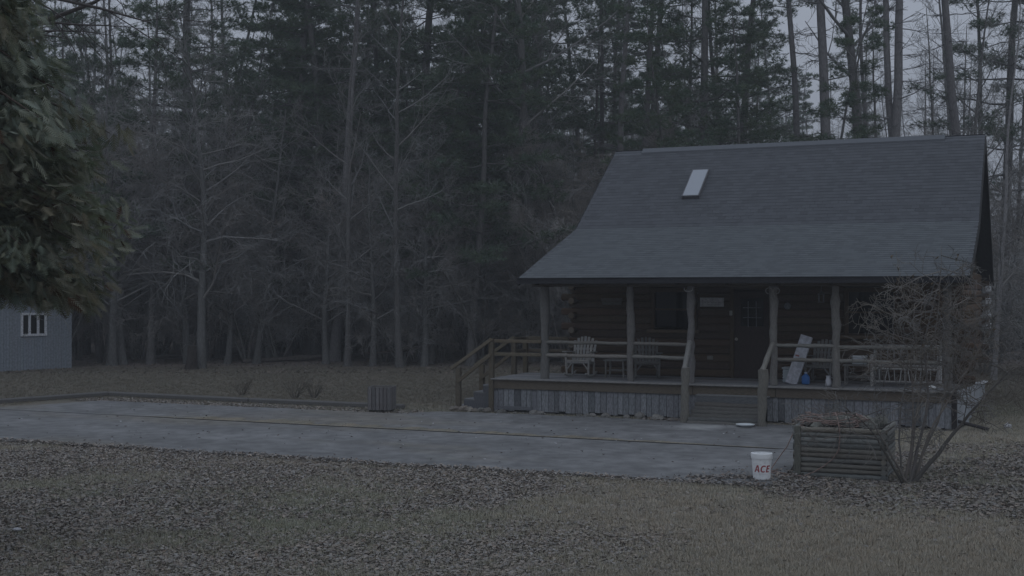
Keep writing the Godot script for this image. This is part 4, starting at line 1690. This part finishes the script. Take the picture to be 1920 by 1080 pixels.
func make_pine(hgt: float, r: float, first: float, reach: float, dense: float, gc: Color) -> Node3D:
	var t := Node3D.new()
	var bc := Color(0.125, 0.118, 0.114) if first < 12.0 else Color(0.165, 0.160, 0.158)
	var tr := trunk_mesh(hgt, r, 0.02, bc)
	var pts: PackedVector3Array = tr[1]
	var wood: MB = tr[0]
	part("trunk", wood.mesh(), M.bark, t)
	var br := MB.new()
	br.col = bc * 0.9
	var nd := MB.new()
	var y := 2.5
	while y < hgt - 0.6:
		var f := y / hgt
		var live := y > first
		var n := 4 if live else 3
		for k in n:
			var a := y * 3.1 + TAU * k / n + rng.randf_range(-0.4, 0.4)
			var i := mini(int(f * 14), 13)
			var q := pts[i].lerp(pts[i + 1], f * 14 - i)
			var len := reach * (1.15 - f * 0.85) * rng.randf_range(0.55, 1.15)
			if not live:
				len *= rng.randf_range(0.25, 0.75)
			var out := Vector3(cos(a), 0.0, sin(a))
			var tilt := rng.randf_range(-0.20, 0.32)
			var bp := PackedVector3Array()
			var brd := PackedFloat32Array()
			for s in 6:
				var g := s / 5.0
				bp.append(q + out * len * g + Vector3.UP * len * (tilt * g - 0.10 * g * g + 0.10 * g * g * g) + Vector3(rng.randf_range(-1, 1), rng.randf_range(-1, 1), rng.randf_range(-1, 1)) * 0.05 * len * 0.4)
				brd.append(maxf(0.006, 0.05 * (1.0 - g) * len / 4.0))
			br.tube(bp, brd, 4, false)
			if not live:
				for s in 9:
					var g := rng.randf_range(0.25, 1.0) * 5
					var j := mini(int(g), 4)
					var e := bp[j].lerp(bp[j + 1], g - j)
					br.tube(pv([e, e + (out + Vector3(rng.randf_range(-1, 1), rng.randf_range(-0.6, 0.3), rng.randf_range(-1, 1))) * 0.35 * len]), PackedFloat32Array([0.011, 0.006]), 3, false)
				continue
			var side := out.cross(Vector3.UP)
			var sub := int(13 * dense * len / 3.0) + 3
			for s in sub:
				var g := lerpf(0.28, 1.0, (s + rng.randf()) / sub) * 5
				var j := mini(int(g), 4)
				var e := bp[j].lerp(bp[j + 1], g - j)
				var sg := 1.0 if s % 2 == 0 else -1.0
				var sd := (out * 0.7 + side * sg * rng.randf_range(0.3, 1.1) + Vector3.UP * rng.randf_range(-0.05, 0.35)).normalized()
				var sl := len * 0.30 * (1.2 - g / 6.0) * rng.randf_range(0.6, 1.2)
				br.tube(pv([e, e + sd * sl]), PackedFloat32Array([0.009, 0.004]), 3, false)
				nd.col = vary(gc, 0.30)
				for w in 4:
					needles(nd, e + sd * sl * (0.35 + 0.22 * w) + Vector3(rng.randf_range(-0.15, 0.15), rng.randf_range(-0.10, 0.18), rng.randf_range(-0.15, 0.15)), sd, rng.randf_range(0.15, 0.25), 12)
		y += rng.randf_range(0.5, 1.1)
	part("crown", br.mesh(), M.twig, t)
	part("foliage", nd.mesh(), M.needle, t)
	return t


func make_trees() -> void:
	var grey := Color(0.240, 0.235, 0.228)
	var browner := Color(0.205, 0.192, 0.180)
	trees["tall"] = []
	trees["tall"].append(make_bare(22, 0.17, grey * 0.82, 26, 0.30, 0.75, 3, 0.19))
	trees["tall"].append(make_bare(24, 0.21, browner, 28, 0.26, 0.9, 3, 0.20))
	trees["tall"].append(make_bare(19, 0.13, grey * 0.85, 24, 0.22, 1.1, 3, 0.17))
	trees["tall"].append(make_bare(25, 0.24, grey * 0.82, 24, 0.35, 0.7, 3, 0.21))
	trees["spread"] = []
	trees["spread"].append(make_bare(9.5, 0.15, grey * 0.92, 30, 0.20, 0.45, 3, 0.36, 0.30, 0.62))
	trees["spread"].append(make_bare(11, 0.14, grey * 0.88, 32, 0.17, 0.55, 3, 0.31, 0.30, 0.55))
	trees["sapling"] = []
	trees["sapling"].append(make_sapling(7.5, 4, browner * 1.1, 0.32))
	trees["sapling"].append(make_sapling(6.0, 5, grey, 0.45))
	trees["sapling"].append(make_sapling(9.0, 3, browner, 0.25))
	var green := Color(0.104, 0.138, 0.098)
	trees["pine"] = []
	trees["pine"].append(make_pine(25, 0.24, 6.0, 4.2, 1.0, green))
	trees["pine"].append(make_pine(23, 0.20, 8.5, 3.8, 0.9, green * 0.9))
	trees["pine"].append(make_pine(27, 0.30, 10.0, 4.6, 0.8, green * 1.1))
	trees["pine"].append(make_pine(16, 0.13, 4.0, 3.2, 1.1, green))
	trees["barepine"] = []
	trees["barepine"].append(make_pine(26, 0.25, 15.5, 3.6, 0.8, green))
	trees["barepine"].append(make_pine(25, 0.22, 13.0, 3.4, 0.7, green))


const KIND := {
	"tall": ["bare_tree", "bare tree", "tall bare grey tree"], "spread": ["spreading_tree", "bare tree", "low spreading bare tree"], "sapling": ["bare_sapling", "sapling", "twiggy bare sapling"],
	"pine": ["pine_tree", "pine", "dark green white pine"], "barepine": ["tall_pine", "pine", "tall bare-stemmed pine"],
}


func where(x: float, d: float) -> String:
	var px := x / d
	var s := "behind the shed"
	if px > -0.30:
		s = "behind the border timber"
	if px > -0.19:
		s = "behind the slatted box"
	if px > -0.07:
		s = "left of the cabin"
	if px > 0.08:
		s = "behind the cabin roof"
	if px > 0.375:
		s = "right of the cabin"
	return s


func plant(kind: String, x: float, d: float, scale: float, label := "", variant := -1, turn := -1.0) -> Node3D:
	var set_: Array = trees[kind]
	var src: Node3D = set_[variant if variant >= 0 else rng.randi() % set_.size()]
	var o: Node3D = src.duplicate()
	o.name = numbered(KIND[kind][0])
	add_child(o)
	var s := scale
	var slim := 0.8 if kind == "barepine" else 1.0
	o.scale = Vector3(s * slim, s * rng.randf_range(0.94, 1.06), s * slim)
	o.rotation.y = turn if turn >= 0.0 else rng.randf() * TAU
	o.position = Vector3(x, height_at(x, d) - 0.05, -d)
	if label == "":
		var deep := "fronting the woods" if d < 52 else ("among the woods" if d < 72 else "deep in the woods")
		label = "%s %s, %s" % [KIND[kind][2], deep, where(x, d)]
		tag(o, label, KIND[kind][1], label)
	else:
		tag(o, label, KIND[kind][1])
	return o


func number_rows() -> void:   # front trees that share a description are told apart by their order
	var rows := {}
	for o in get_children():
		if o.has_meta("group") and o.has_meta("label") and str(o.get_meta("label")).contains(" woods, "):
			rows.get_or_add(o.get_meta("label"), []).append(o)
	var words := ["first", "second", "third", "fourth", "fifth", "sixth", "seventh", "eighth", "ninth", "tenth", "eleventh", "twelfth", "thirteenth", "fourteenth", "fifteenth", "sixteenth"]
	for key in rows:
		var row: Array = rows[key]
		if row.size() < 2 or row.size() > 16 or str(key).contains("deep"):
			continue
		row.sort_custom(func(a, b): return a.position.x / a.position.z > b.position.x / b.position.z)
		for k in row.size():
			row[k].set_meta("label", "%s from left, %s" % [words[k], key])


func forest() -> void:
	# trees that stand out in the photograph
	plant("spread", -14.15, 45.6, 1.05, "pale twin-limbed bare tree right of the shed", 0, 0.6)
	plant("spread", -10.85, 43.6, 1.15, "pale-trunked spreading tree rising beside the dark stump", 1, 2.2)
	plant("spread", -10.55, 46.3, 0.8, "slim leaning pale tree right of the stump", 0, 4.0)
	plant("tall", -5.9, 44.9, 0.85, "tall slim pale tree standing alone at the front centre of the woods", 2, 1.0)
	plant("tall", -3.95, 44.2, 0.72, "slender pale tree right of the small shrubs, in line with the slatted box", 0, 3.0)
	plant("spread", -3.3, 46.5, 0.85, "small bare tree leaning left, nearest the slatted box", 1, 5.0)
	plant("tall", 0.8, 47.0, 1.0, "grey forked tree rising just left of the cabin roof", 3, 0.8)
	plant("tall", 1.5, 51.0, 0.95, "slim grey tree close against the left roof edge", 0, 2.0)
	plant("barepine", 4.4, 50.0, 1.0, "dark straight pine trunk above the left end of the ridge", 1, 0.0)
	plant("barepine", 5.2, 52.5, 0.95, "second dark pine trunk above the left end of the ridge", 0, 1.3)
	plant("pine", 8.2, 50.0, 1.0, "dark green pine with layered boughs above the middle of the ridge", 0, 0.4)
	plant("barepine", 11.6, 50.0, 1.05, "dark trunk with side limbs above the middle of the ridge", 1, 2.6)
	plant("barepine", 12.2, 47.5, 1.25, "thickest grey pine trunk above the ridge", 0, 4.1)
	plant("tall", 13.5, 48.5, 1.1, "pale grey trunk right of the thickest pine", 3, 5.1)
	plant("barepine", 14.3, 47.0, 1.2, "left stem of the twin trunks above the right half of the ridge", 0, 3.3)
	plant("barepine", 15.0, 47.3, 1.1, "right stem of the twin trunks above the right half of the ridge", 1, 0.9)
	plant("tall", 17.0, 49.0, 0.9, "thin dark tree near the right end of the ridge vent", 2, 1.9)
	plant("pine", 8.4, 45.5, 0.95, "dark pine with wide boughs between the two bushy pines over the ridge", 3, 5.0)
	plant("barepine", 18.1, 49.5, 1.2, "straight dark pine over the right end of the ridge", 0, 5.6)
	plant("pine", 5.9, 44.0, 0.88, "bushy green pine peeping over the middle of the ridge", 3, 1.0)
	plant("pine", 10.7, 44.0, 0.80, "yellow-green pine peeping over the ridge under the thick trunk", 3, 3.0)
	var birch := plant("tall", 14.6, 38.0, 0.6, "white-barked young tree just right of the cabin's back corner", 2, 1.0)
	var pale: StandardMaterial3D = M.bark.duplicate()
	pale.albedo_color = Color(3.2, 3.2, 3.3).linear_to_srgb()
	(birch.get_node("trunk") as MeshInstance3D).material_override = pale
	for s in [[-21.0, 52], [-18.0, 56], [-14.5, 55], [-12.0, 52], [-9.6, 53], [-7.9, 50], [-7.6, 58], [-5.4, 54], [-3.6, 51], [-2.2, 56], [-0.8, 53], [1.4, 60], [6.8, 56], [8.6, 62], [10.4, 58], [21.5, 55], [-24, 60], [-16, 66], [-11, 64], [-6.2, 66], [-3.0, 68], [0.5, 72], [3.6, 66]]:
		plant("pine", s[0], s[1], rng.randf_range(0.85, 1.1))
	for s in [[-17.5, 50.0, 0.9], [-13.2, 51.0, 0.8], [-8.8, 49.5, 0.85], [-6.6, 52.0, 1.0], [-4.6, 49.0, 0.75], [-1.9, 50.5, 0.9], [-11.2, 56.0, 1.1], [0.4, 54.0, 1.0]]:
		plant("pine", s[0], s[1], s[2], "", 3)
	# the rest of the stand, on a loose grid
	var d := 46.0
	while d < 118.0:
		var step := 2.6 + (d - 46.0) * 0.028
		var x := -0.47 * d - 2.0
		while x < 0.47 * d + 2.0:
			var xx := x + rng.randf_range(-1.2, 1.2)
			var dd := d + rng.randf_range(-1.6, 1.6)
			var p := rng.randf()
			var gap := xx / dd > 0.235   # thinner woods behind the right half of the roof
			if p < 0.50:
				if d > 51.0 and not (gap and d > 60 and rng.randf() < 0.75):
					plant("tall", xx, dd, rng.randf_range(0.62, 1.08))
			elif p < (0.68 if d < 70.0 else 0.60) and not gap:
				plant("pine", xx, dd, rng.randf_range(0.7, 1.15))
			elif p < 0.76 and not (gap and d > 70):
				plant("barepine", xx, dd, rng.randf_range(0.75, 1.1))
			x += step * (1.9 if gap else 1.25)
		d += 5.0
	for k in 20:
		var dd := 50.0 + rng.randf() * 26.0
		plant("tall", lerpf(0.20, 0.42, (k + rng.randf()) / 20.0) * dd, dd, rng.randf_range(0.55, 0.8), "", 2 if k % 3 else 1)
	# crooked spreading trees along the front of the woods
	for k in 17:
		var dd := 44.5 + rng.randf() * 9.0
		var a := lerpf(-0.37, 0.05, (k + rng.randf()) / 17.0)
		plant("spread", a * dd, dd, rng.randf_range(0.7, 1.15))
	# undergrowth of saplings
	for k in 200:
		var dd := 45.0 + pow(rng.randf(), 1.3) * 34.0
		var a := rng.randf_range(-0.40, 0.06) if k < 155 else rng.randf_range(0.06, 0.44)
		plant("sapling", a * dd, dd, rng.randf_range(0.6, 1.15) * (0.8 if a > 0.1 and a < 0.37 else 1.0))
	for s in [[16.2, 36.5, 0.75], [17.0, 40.0, 0.9], [15.4, 41.0, 0.8], [18.5, 44.0, 1.0]]:
		plant("sapling", s[0], s[1], s[2])
	number_rows()
	# the far woods, one mass
	for kind in ["tall", "pine", "sapling"]:
		var src: Node3D = trees[kind][1]
		var xs := []
		for k in 260 if kind == "tall" else (190 if kind == "pine" else 320):
			var dd := rng.randf_range(118, 235) if kind != "sapling" else rng.randf_range(78, 190)
			var xx := rng.randf_range(-0.5, 0.5) * dd
			if kind != "sapling" and xx / dd > 0.2 and rng.randf() < 0.85:
				continue
			var b := Basis(Vector3.UP, rng.randf() * TAU).scaled(Vector3.ONE * rng.randf_range(0.7, 1.05))
			xs.append(Transform3D(b, Vector3(xx, height_at(xx, dd) - 0.2, -dd)))
		var far := Node3D.new()
		far.name = numbered("distant_woods")
		add_child(far)
		tag(far, {"tall": "far-off mass of bare grey trees closing the woods", "pine": "far-off mass of dark pines closing the woods", "sapling": "far-off tangle of bare undergrowth deep in the woods"}[kind], "woods", "", "stuff")
		for ch in src.get_children():
			var mm := MultiMesh.new()
			mm.transform_format = MultiMesh.TRANSFORM_3D
			mm.mesh = ch.mesh
			mm.instance_count = xs.size()
			for k in xs.size():
				mm.set_instance_transform(k, xs[k])
			var mi := MultiMeshInstance3D.new()
			mi.name = ch.name
			mi.multimesh = mm
			mi.material_override = ch.material_override
			far.add_child(mi, true)
	for kind in trees:
		for t in trees[kind]:
			t.free()
	# limbs of a bare tree that stands just outside the frame at the left
	var t := thing("overhanging_tree", "dark bare limbs reaching in from the top left corner", "bare tree", Vector3(-9.6, 0, -19.0))
	var mb := MB.new()
	mb.col = Color(0.07, 0.065, 0.06)
	mb.tube(pv([Vector3(0, -0.2, 0), Vector3(0.05, 2.5, 0), Vector3(0.1, 5.0, 0.1), Vector3(0.3, 8.5, 0.1)]), PackedFloat32Array([0.34, 0.24, 0.20, 0.12]), 10, false)
	part("trunk", mb.mesh(), M.bark, t)
	var o := {"kids": 8, "wig": 0.24, "up": -0.012, "sides": 4, "min": 0.003, "ratio": 0.42, "spread": 0.6, "levels": 3}
	for s in [[Vector3(0.1, 6.3, 0), Vector3(1, 0.30, 0.1), 4.4, 0.075], [Vector3(0.15, 7.2, 0), Vector3(1, -0.06, 0.3), 5.0, 0.05], [Vector3(0.2, 7.6, 0), Vector3(0.9, 0.1, -0.6), 5.0, 0.05]]:
		var lb := MB.new()
		lb.col = Color(0.075, 0.070, 0.065)
		grow(lb, s[0], s[1].normalized(), s[2], s[3], 1, o)
		part("limb", lb.mesh(), M.twig, t)


# ---------------------------------------------------------------- evergreen at the left
func spray(mb: MB, p: Vector3, dir: Vector3, nrm: Vector3, len: float) -> void:   # a flat frond of scale leaves
	var side := dir.cross(nrm).normalized()
	var n := 7
	var w := len * 0.056
	mb.blade(p - side * w * 0.5, p + side * w * 0.5, p + dir * len, nrm)
	for k in n:
		var t := (k + 0.6) / n
		var q := p + dir * len * t * 0.86 - nrm * len * 0.12 * t * t
		for s in [-1.0, 1.0]:
			var d: Vector3 = (dir * 0.78 + side * s * 0.8).normalized()
			var l := len * 0.48 * (1.0 - t * 0.62)
			var o := dir * w * 0.9
			mb.blade(q - o, q + o, q + d * l - nrm * l * 0.15, nrm)


func crown_r(h: float) -> float:
	var hs := [2.3, 2.6, 3.1, 3.65, 4.35, 4.75, 5.45, 8.2, 10.0]
	var rs := [1.30, 1.48, 1.68, 1.80, 1.72, 1.38, 0.98, 0.42, 0.05]
	for k in 8:
		if h <= hs[k + 1]:
			return lerpf(rs[k], rs[k + 1], clampf((h - hs[k]) / (hs[k + 1] - hs[k]), 0.0, 1.0))
	return 0.05


func near_evergreen() -> void:
	var at := Vector3(-5.72, 0, -12.3)
	var t := thing("evergreen_tree", "dense dark green evergreen with drooping sprays filling the left edge", "evergreen tree", at)
	var mb := MB.new()
	mb.col = Color(0.08, 0.06, 0.048)
	mb.tube(pv([Vector3(0, -0.2, 0), Vector3(0, 2, 0), Vector3(0.05, 6, 0), Vector3(0, 10.2, 0)]), PackedFloat32Array([0.26, 0.2, 0.13, 0.02]), 10, false)
	part("trunk", mb.mesh(), M.bark, t)
	var br := MB.new()
	var fo := MB.new()
	var greens := [Color(0.180, 0.198, 0.152), Color(0.145, 0.165, 0.132), Color(0.210, 0.225, 0.178), Color(0.180, 0.172, 0.128)]
	for k in 520:
		var h := 2.78 + pow(rng.randf(), 1.5) * 6.2
		var a := rng.randf() * TAU
		var R := crown_r(h) * rng.randf_range(0.62, 1.06)
		var out := Vector3(cos(a), 0, sin(a))
		var tip := out * R + Vector3.UP * (h - 0.1)
		var root := Vector3.UP * (h + R * 0.28)
		br.col = vary(Color(0.075, 0.06, 0.048), 0.15)
		var mid := root.lerp(tip, 0.55) + Vector3.UP * 0.12
		br.tube(pv([root, mid, tip]), PackedFloat32Array([0.03, 0.016, 0.004]), 4, false)
		var g: Color = greens[rng.randi() % 4]
		var sweep := (out * rng.randf_range(0.4, 1.0) + Vector3(rng.randf_range(-0.5, 0.5), rng.randf_range(-1.1, 0.15), rng.randf_range(-0.5, 0.5))).normalized()
		for s in 58:
			var f := 1.0 - pow(rng.randf(), 1.6) * 0.75
			var q := mid.lerp(tip, clampf((f - 0.25) / 0.75, 0, 1)) + Vector3(rng.randf_range(-1, 1), rng.randf_range(-0.9, 0.5), rng.randf_range(-1, 1)) * 0.21
			var d := (sweep + Vector3(rng.randf_range(-0.6, 0.6), rng.randf_range(-0.6, 0.4), rng.randf_range(-0.6, 0.6))).normalized()
			var nr := d.cross(Vector3(rng.randf_range(-1, 1), rng.randf_range(-0.4, 0.4), rng.randf_range(-1, 1))).normalized()
			fo.col = vary(g, 0.28)
			if rng.randf() < 0.03:
				fo.col = Color(0.075, 0.042, 0.024)
			spray(fo, q, d, nr, rng.randf_range(0.12, 0.23))
	part("crown", br.mesh(), M.bark, t)
	part("foliage", fo.mesh(), M.needle, t)


# ---------------------------------------------------------------- bare shrub beside the planter
func shrub() -> void:
	var t := thing("bare_bush", "tall bare many-stemmed bush with a tangle of twigs, right of the log planter", "bush", Vector3(5.48, 0, -17.45))
	var stems := [
		[Vector3(0.05, 0, 0.0), Vector3(0.32, 1.1, -0.05), Vector3(0.30, 2.0, -0.1), Vector3(0.55, 2.9, -0.1), 0.042],
		[Vector3(-0.05, 0, 0.05), Vector3(-0.42, 0.62, 0.1), Vector3(-0.72, 0.95, 0.15), Vector3(-0.95, 1.05, 0.2), 0.036],
		[Vector3(0.10, 0, 0.02), Vector3(0.42, 0.42, 0.1), Vector3(0.86, 0.98, 0.12), Vector3(1.45, 1.62, 0.1), 0.058],
		[Vector3(0.0, 0, 0.0), Vector3(0.10, 0.9, 0.05), Vector3(0.05, 1.8, 0.1), Vector3(0.25, 2.6, 0.2), 0.032],
		[Vector3(0.08, 0, -0.05), Vector3(0.55, 1.0, -0.15), Vector3(0.75, 1.8, -0.25), Vector3(1.0, 2.6, -0.3), 0.034],
		[Vector3(-0.04, 0, 0.0), Vector3(-0.1, 0.9, 0.05), Vector3(0.0, 1.7, 0.1), Vector3(-0.15, 2.35, 0.1), 0.026],
		[Vector3(0.0, 0, 0.08), Vector3(-0.30, 0.5, 0.2), Vector3(-0.55, 0.9, 0.25), Vector3(-0.75, 1.05, 0.3), 0.03],
		[Vector3(0.12, 0, 0.0), Vector3(0.35, 0.8, 0.1), Vector3(0.9, 1.7, 0.1), Vector3(1.25, 2.4, 0.15), 0.03],
		[Vector3(0.06, 0, -0.02), Vector3(0.2, 1.3, 0.0), Vector3(0.42, 2.2, 0.05), Vector3(0.5, 3.3, 0.0), 0.026],
	]
	var c := Color(0.165, 0.152, 0.138)
	var heads := MB.new()
	for k in stems.size():
		var s: Array = stems[k]
		var mb := MB.new()
		mb.col = vary(c * (0.7 if k == 2 or k == 1 else 1.05), 0.1)
		var cur := Curve3D.new()
		for q in 4:
			cur.add_point(s[q], Vector3.ZERO if q == 0 else (s[q - 1] - s[mini(q + 1, 3)]) * 0.16, Vector3.ZERO if q == 3 else (s[q + 1] - s[maxi(q - 1, 0)]) * 0.16)
		var pts := PackedVector3Array()
		var rad := PackedFloat32Array()
		var L := cur.get_baked_length()
		for q in 13:
			pts.append(cur.sample_baked(L * q / 12.0) + Vector3(rng.randf_range(-1, 1), 0, rng.randf_range(-1, 1)) * 0.012)
			rad.append(s[4] * 0.62 * (1.0 - 0.82 * q / 12.0))
		mb.tube(pts, rad, 7, false)
		var nb := 12 if k != 1 and k != 6 else 5
		for q in nb:
			var f := lerpf(0.45, 1.0, (q + rng.randf()) / nb) * 12
			var i := mini(int(f), 11)
			var p := pts[i].lerp(pts[i + 1], f - i)
			var a := rng.randf() * TAU
			var d := Vector3(cos(a), rng.randf_range(-0.3, 0.8), sin(a) * 0.8)
			if p.y > 1.0:
				d += Vector3(-0.06, 0, 0)
			mb.col = vary(Color(0.170, 0.158, 0.143), 0.25)
			grow(mb, p, d.normalized(), rng.randf_range(0.45, 0.95), 0.0095, 1, {"kids": 5, "wig": 0.36, "up": -0.02, "sides": 3, "min": 0.0036, "ratio": 0.55, "spread": 0.9, "levels": 3})
		part("stem", mb.mesh(), M.twig, t)
	for k in 60:
		var p := Vector3(rng.randf_range(-0.2, 1.1), rng.randf_range(1.5, 3.2), rng.randf_range(-0.4, 0.4))
		heads.col = vary(Color(0.10, 0.078, 0.055), 0.25)
		for q in 7:
			var d := Vector3(rng.randf_range(-1, 1), rng.randf_range(-1, 1), rng.randf_range(-1, 1)).normalized()
			var s := d.cross(Vector3(0.3, 0.8, 0.2)).normalized() * 0.012
			heads.blade(p - s, p + s, p + d * 0.05, d.cross(s).normalized())
	var hd := part("seed_heads", heads.mesh(), M.leaf, t)
	hd.set_meta("kind", "stuff")


# ---------------------------------------------------------------- leaves, grass, litter
func on_slab(x: float, d: float) -> bool:
	var r := Vector3(x, 0, -d) - ORIGIN
	var u := r.x * cos(THETA) + r.z * sin(THETA)
	var v := r.x * sin(THETA) - r.z * cos(THETA)
	if u > -11.0 and u < 7.8 and v > -8.5 and v < -1.45:
		return true
	if u > -1.2 and u < 7.8 and v >= -1.45 and v < -0.55:
		return true
	return u > -0.1 and u < 9.9 and v > -0.1 and v < 10.6


func scatter(called: String, label: String, category: String, mesh: Mesh, mat: Material, xs: Array, cs: Array) -> void:
	var mm := MultiMesh.new()
	mm.transform_format = MultiMesh.TRANSFORM_3D
	mm.use_colors = true
	mm.mesh = mesh
	mm.instance_count = xs.size()
	for k in xs.size():
		mm.set_instance_transform(k, xs[k])
		mm.set_instance_color(k, cs[k])
	var mi := MultiMeshInstance3D.new()
	mi.name = numbered(called)
	mi.multimesh = mm
	mi.material_override = mat
	add_child(mi)
	tag(mi, label, category, "", "stuff")


func ground_cover() -> void:
	# a curled dead leaf
	var lf := MB.new()
	var rim := [Vector3(0, 0.004, -0.05), Vector3(0.022, 0.012, -0.028), Vector3(0.034, 0.022, 0.0), Vector3(0.02, 0.014, 0.026), Vector3(0.004, 0.02, 0.055), Vector3(-0.018, 0.015, 0.028), Vector3(-0.036, 0.024, 0.002), Vector3(-0.02, 0.010, -0.03)]
	for k in 8:
		lf.face([Vector3(0, 0.003, 0), rim[k], rim[(k + 1) % 8]], Vector3(0, -1, 0))
	var lm := lf.mesh()
	var xs := []
	var cs := []
	var tries := 0
	while xs.size() < 125000 and tries < 800000:
		tries += 1
		var d := 11.4 + pow(rng.randf(), 1.5) * 13.0
		var x := rng.randf_range(-0.43, 0.43) * d
		if on_slab(x, d):
			if rng.randf() < 0.55 or on_slab(x + rng.randfn() * 0.14, d - absf(rng.randfn()) * 0.22):
				continue
		var l := leafy(Vector2(x, d))
		if rng.randf() > l * l * 1.25 + 0.012:
			continue
		add_leaf(xs, cs, x, 0.0, d)
	# the strip between slab and timber, and along the joint
	for k in 5200:
		var u := rng.randf_range(-10.6, -1.3)
		var p := hp(u, 0.0, rng.randf_range(-1.55, -0.75) + (0.25 if rng.randf() < 0.2 else 0.0))
		add_leaf(xs, cs, p.x, 0.012, -p.z)
	for k in 700:
		var p := hp(rng.randf_range(3.6, 4.5) if k < 400 else rng.randf_range(6.4, 9.0), 0.0, -rng.randf_range(0.1, 0.75))
		add_leaf(xs, cs, p.x, 0.02, -p.z)
	# soil and leaves creeping over the front edge of the slab
	for k in 4200:
		var u := rng.randf_range(-11.5, 7.8)
		var p := hp(u, 0.0, -8.56 + rng.randfn() * 0.10 + 0.08 * sin(u * 2.3) * sin(u * 0.7))
		add_leaf(xs, cs, p.x, 0.032, -p.z)
	# round the bucket and the end of the slab
	for k in 700:
		var p := Vector3(3.7 + rng.randfn() * 0.45, 0, -17.9 + rng.randfn() * 0.38)
		if k < 350:
			p = Vector3(2.9 + rng.randfn() * 0.35, 0, -17.75 + rng.randfn() * 0.1)
		add_leaf(xs, cs, p.x, 0.03, -p.z)
	for k in 900:
		var p := Vector3(4.7, 0.66, -18.6) + Vector3(rng.randf_range(-0.5, 0.5), 0, rng.randf_range(-0.45, 0.45)).rotated(Vector3.UP, -THETA)
		add_leaf(xs, cs, p.x, p.y + rng.randf_range(0.02, 0.12), -p.z)
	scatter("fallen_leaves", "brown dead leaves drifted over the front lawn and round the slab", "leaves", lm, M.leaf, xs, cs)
	xs = []
	cs = []
	for k in 16000:
		var d := 41.0 + pow(rng.randf(), 1.6) * 26.0
		var x := rng.randf_range(-0.45, 0.45) * d
		var sc := rng.randf_range(0.7, 1.2)
		if d < 44.5 and rng.randf() < 0.6:
			continue
		xs.append(Transform3D(Basis.from_euler(Vector3(rng.randf_range(-0.5, 0.5), rng.randf() * TAU, rng.randf_range(-0.5, 0.5))).scaled(Vector3.ONE * sc), Vector3(x, height_at(x, d) + 0.01, -d)))
		cs.append(vary(Color(0.17, 0.145, 0.128), 0.30))
	scatter("woodland_leaves", "brown leaf litter on the floor of the woods", "leaves", lm, M.leaf, xs, cs)
	# tufts of short dead grass
	var gr := MB.new()
	for k in 11:
		var a := rng.randf() * TAU
		var p := Vector3(rng.randf_range(-0.05, 0.05), 0, rng.randf_range(-0.05, 0.05))
		var d := Vector3(cos(a) * rng.randf_range(0.3, 1.3), 0.8, sin(a) * rng.randf_range(0.3, 1.3)).normalized()
		var s := d.cross(Vector3.UP).normalized() * 0.0028
		var l := rng.randf_range(0.03, 0.07)
		gr.blade(p - s, p + s, p + d * l, d.cross(s).normalized())
	var gm := gr.mesh()
	xs = []
	cs = []
	tries = 0
	while xs.size() < 70000 and tries < 300000:
		tries += 1
		var d := 11.4 + pow(rng.randf(), 1.7) * 33.0
		var x := rng.randf_range(-0.43, 0.43) * d
		if on_slab(x, d):
			continue
		var l := leafy(Vector2(x, d))
		if rng.randf() < l * 0.8:
			continue
		xs.append(Transform3D(Basis(Vector3.UP, rng.randf() * TAU).scaled(Vector3.ONE * rng.randf_range(0.7, 1.3)), Vector3(x, 0, -d)))
		var w := (TEX["leafnoise"] as FastNoiseLite).get_noise_2d(x * 0.35 + 200.0, d * 0.35)
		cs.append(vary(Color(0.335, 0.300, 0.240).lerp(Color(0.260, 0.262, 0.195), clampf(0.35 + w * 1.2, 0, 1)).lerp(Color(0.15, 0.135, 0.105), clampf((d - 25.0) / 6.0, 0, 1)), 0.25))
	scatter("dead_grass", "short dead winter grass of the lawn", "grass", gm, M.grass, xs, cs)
	# pale chips and dark bits strewn on the slab
	xs = []
	cs = []
	for k in 340:
		var p := hp(rng.randf_range(-9, 7.6), 0.045, rng.randf_range(-8.3, -0.9))
		xs.append(Transform3D(Basis.from_euler(Vector3(rng.randf_range(-0.3, 0.3), rng.randf() * TAU, 0)).scaled(Vector3.ONE * rng.randf_range(0.15, 0.7)), p))
		cs.append(Color(0.40, 0.40, 0.41) if rng.randf() < 0.22 else vary(Color(0.085, 0.065, 0.055), 0.3))
	scatter("slab_litter", "leaves and pale chips strewn over the concrete slab", "litter", lm, M.leaf, xs, cs)


func add_leaf(xs: Array, cs: Array, x: float, y: float, d: float) -> void:
	var b := Basis.from_euler(Vector3(rng.randf_range(-0.45, 0.45), rng.randf() * TAU, rng.randf_range(-0.45, 0.45))).scaled(Vector3.ONE * (rng.randf_range(0.22, 0.62) if x < 2.5 else rng.randf_range(0.26, 0.74)))
	xs.append(Transform3D(b, Vector3(x, y + rng.randf_range(0.0, 0.02), -d)))
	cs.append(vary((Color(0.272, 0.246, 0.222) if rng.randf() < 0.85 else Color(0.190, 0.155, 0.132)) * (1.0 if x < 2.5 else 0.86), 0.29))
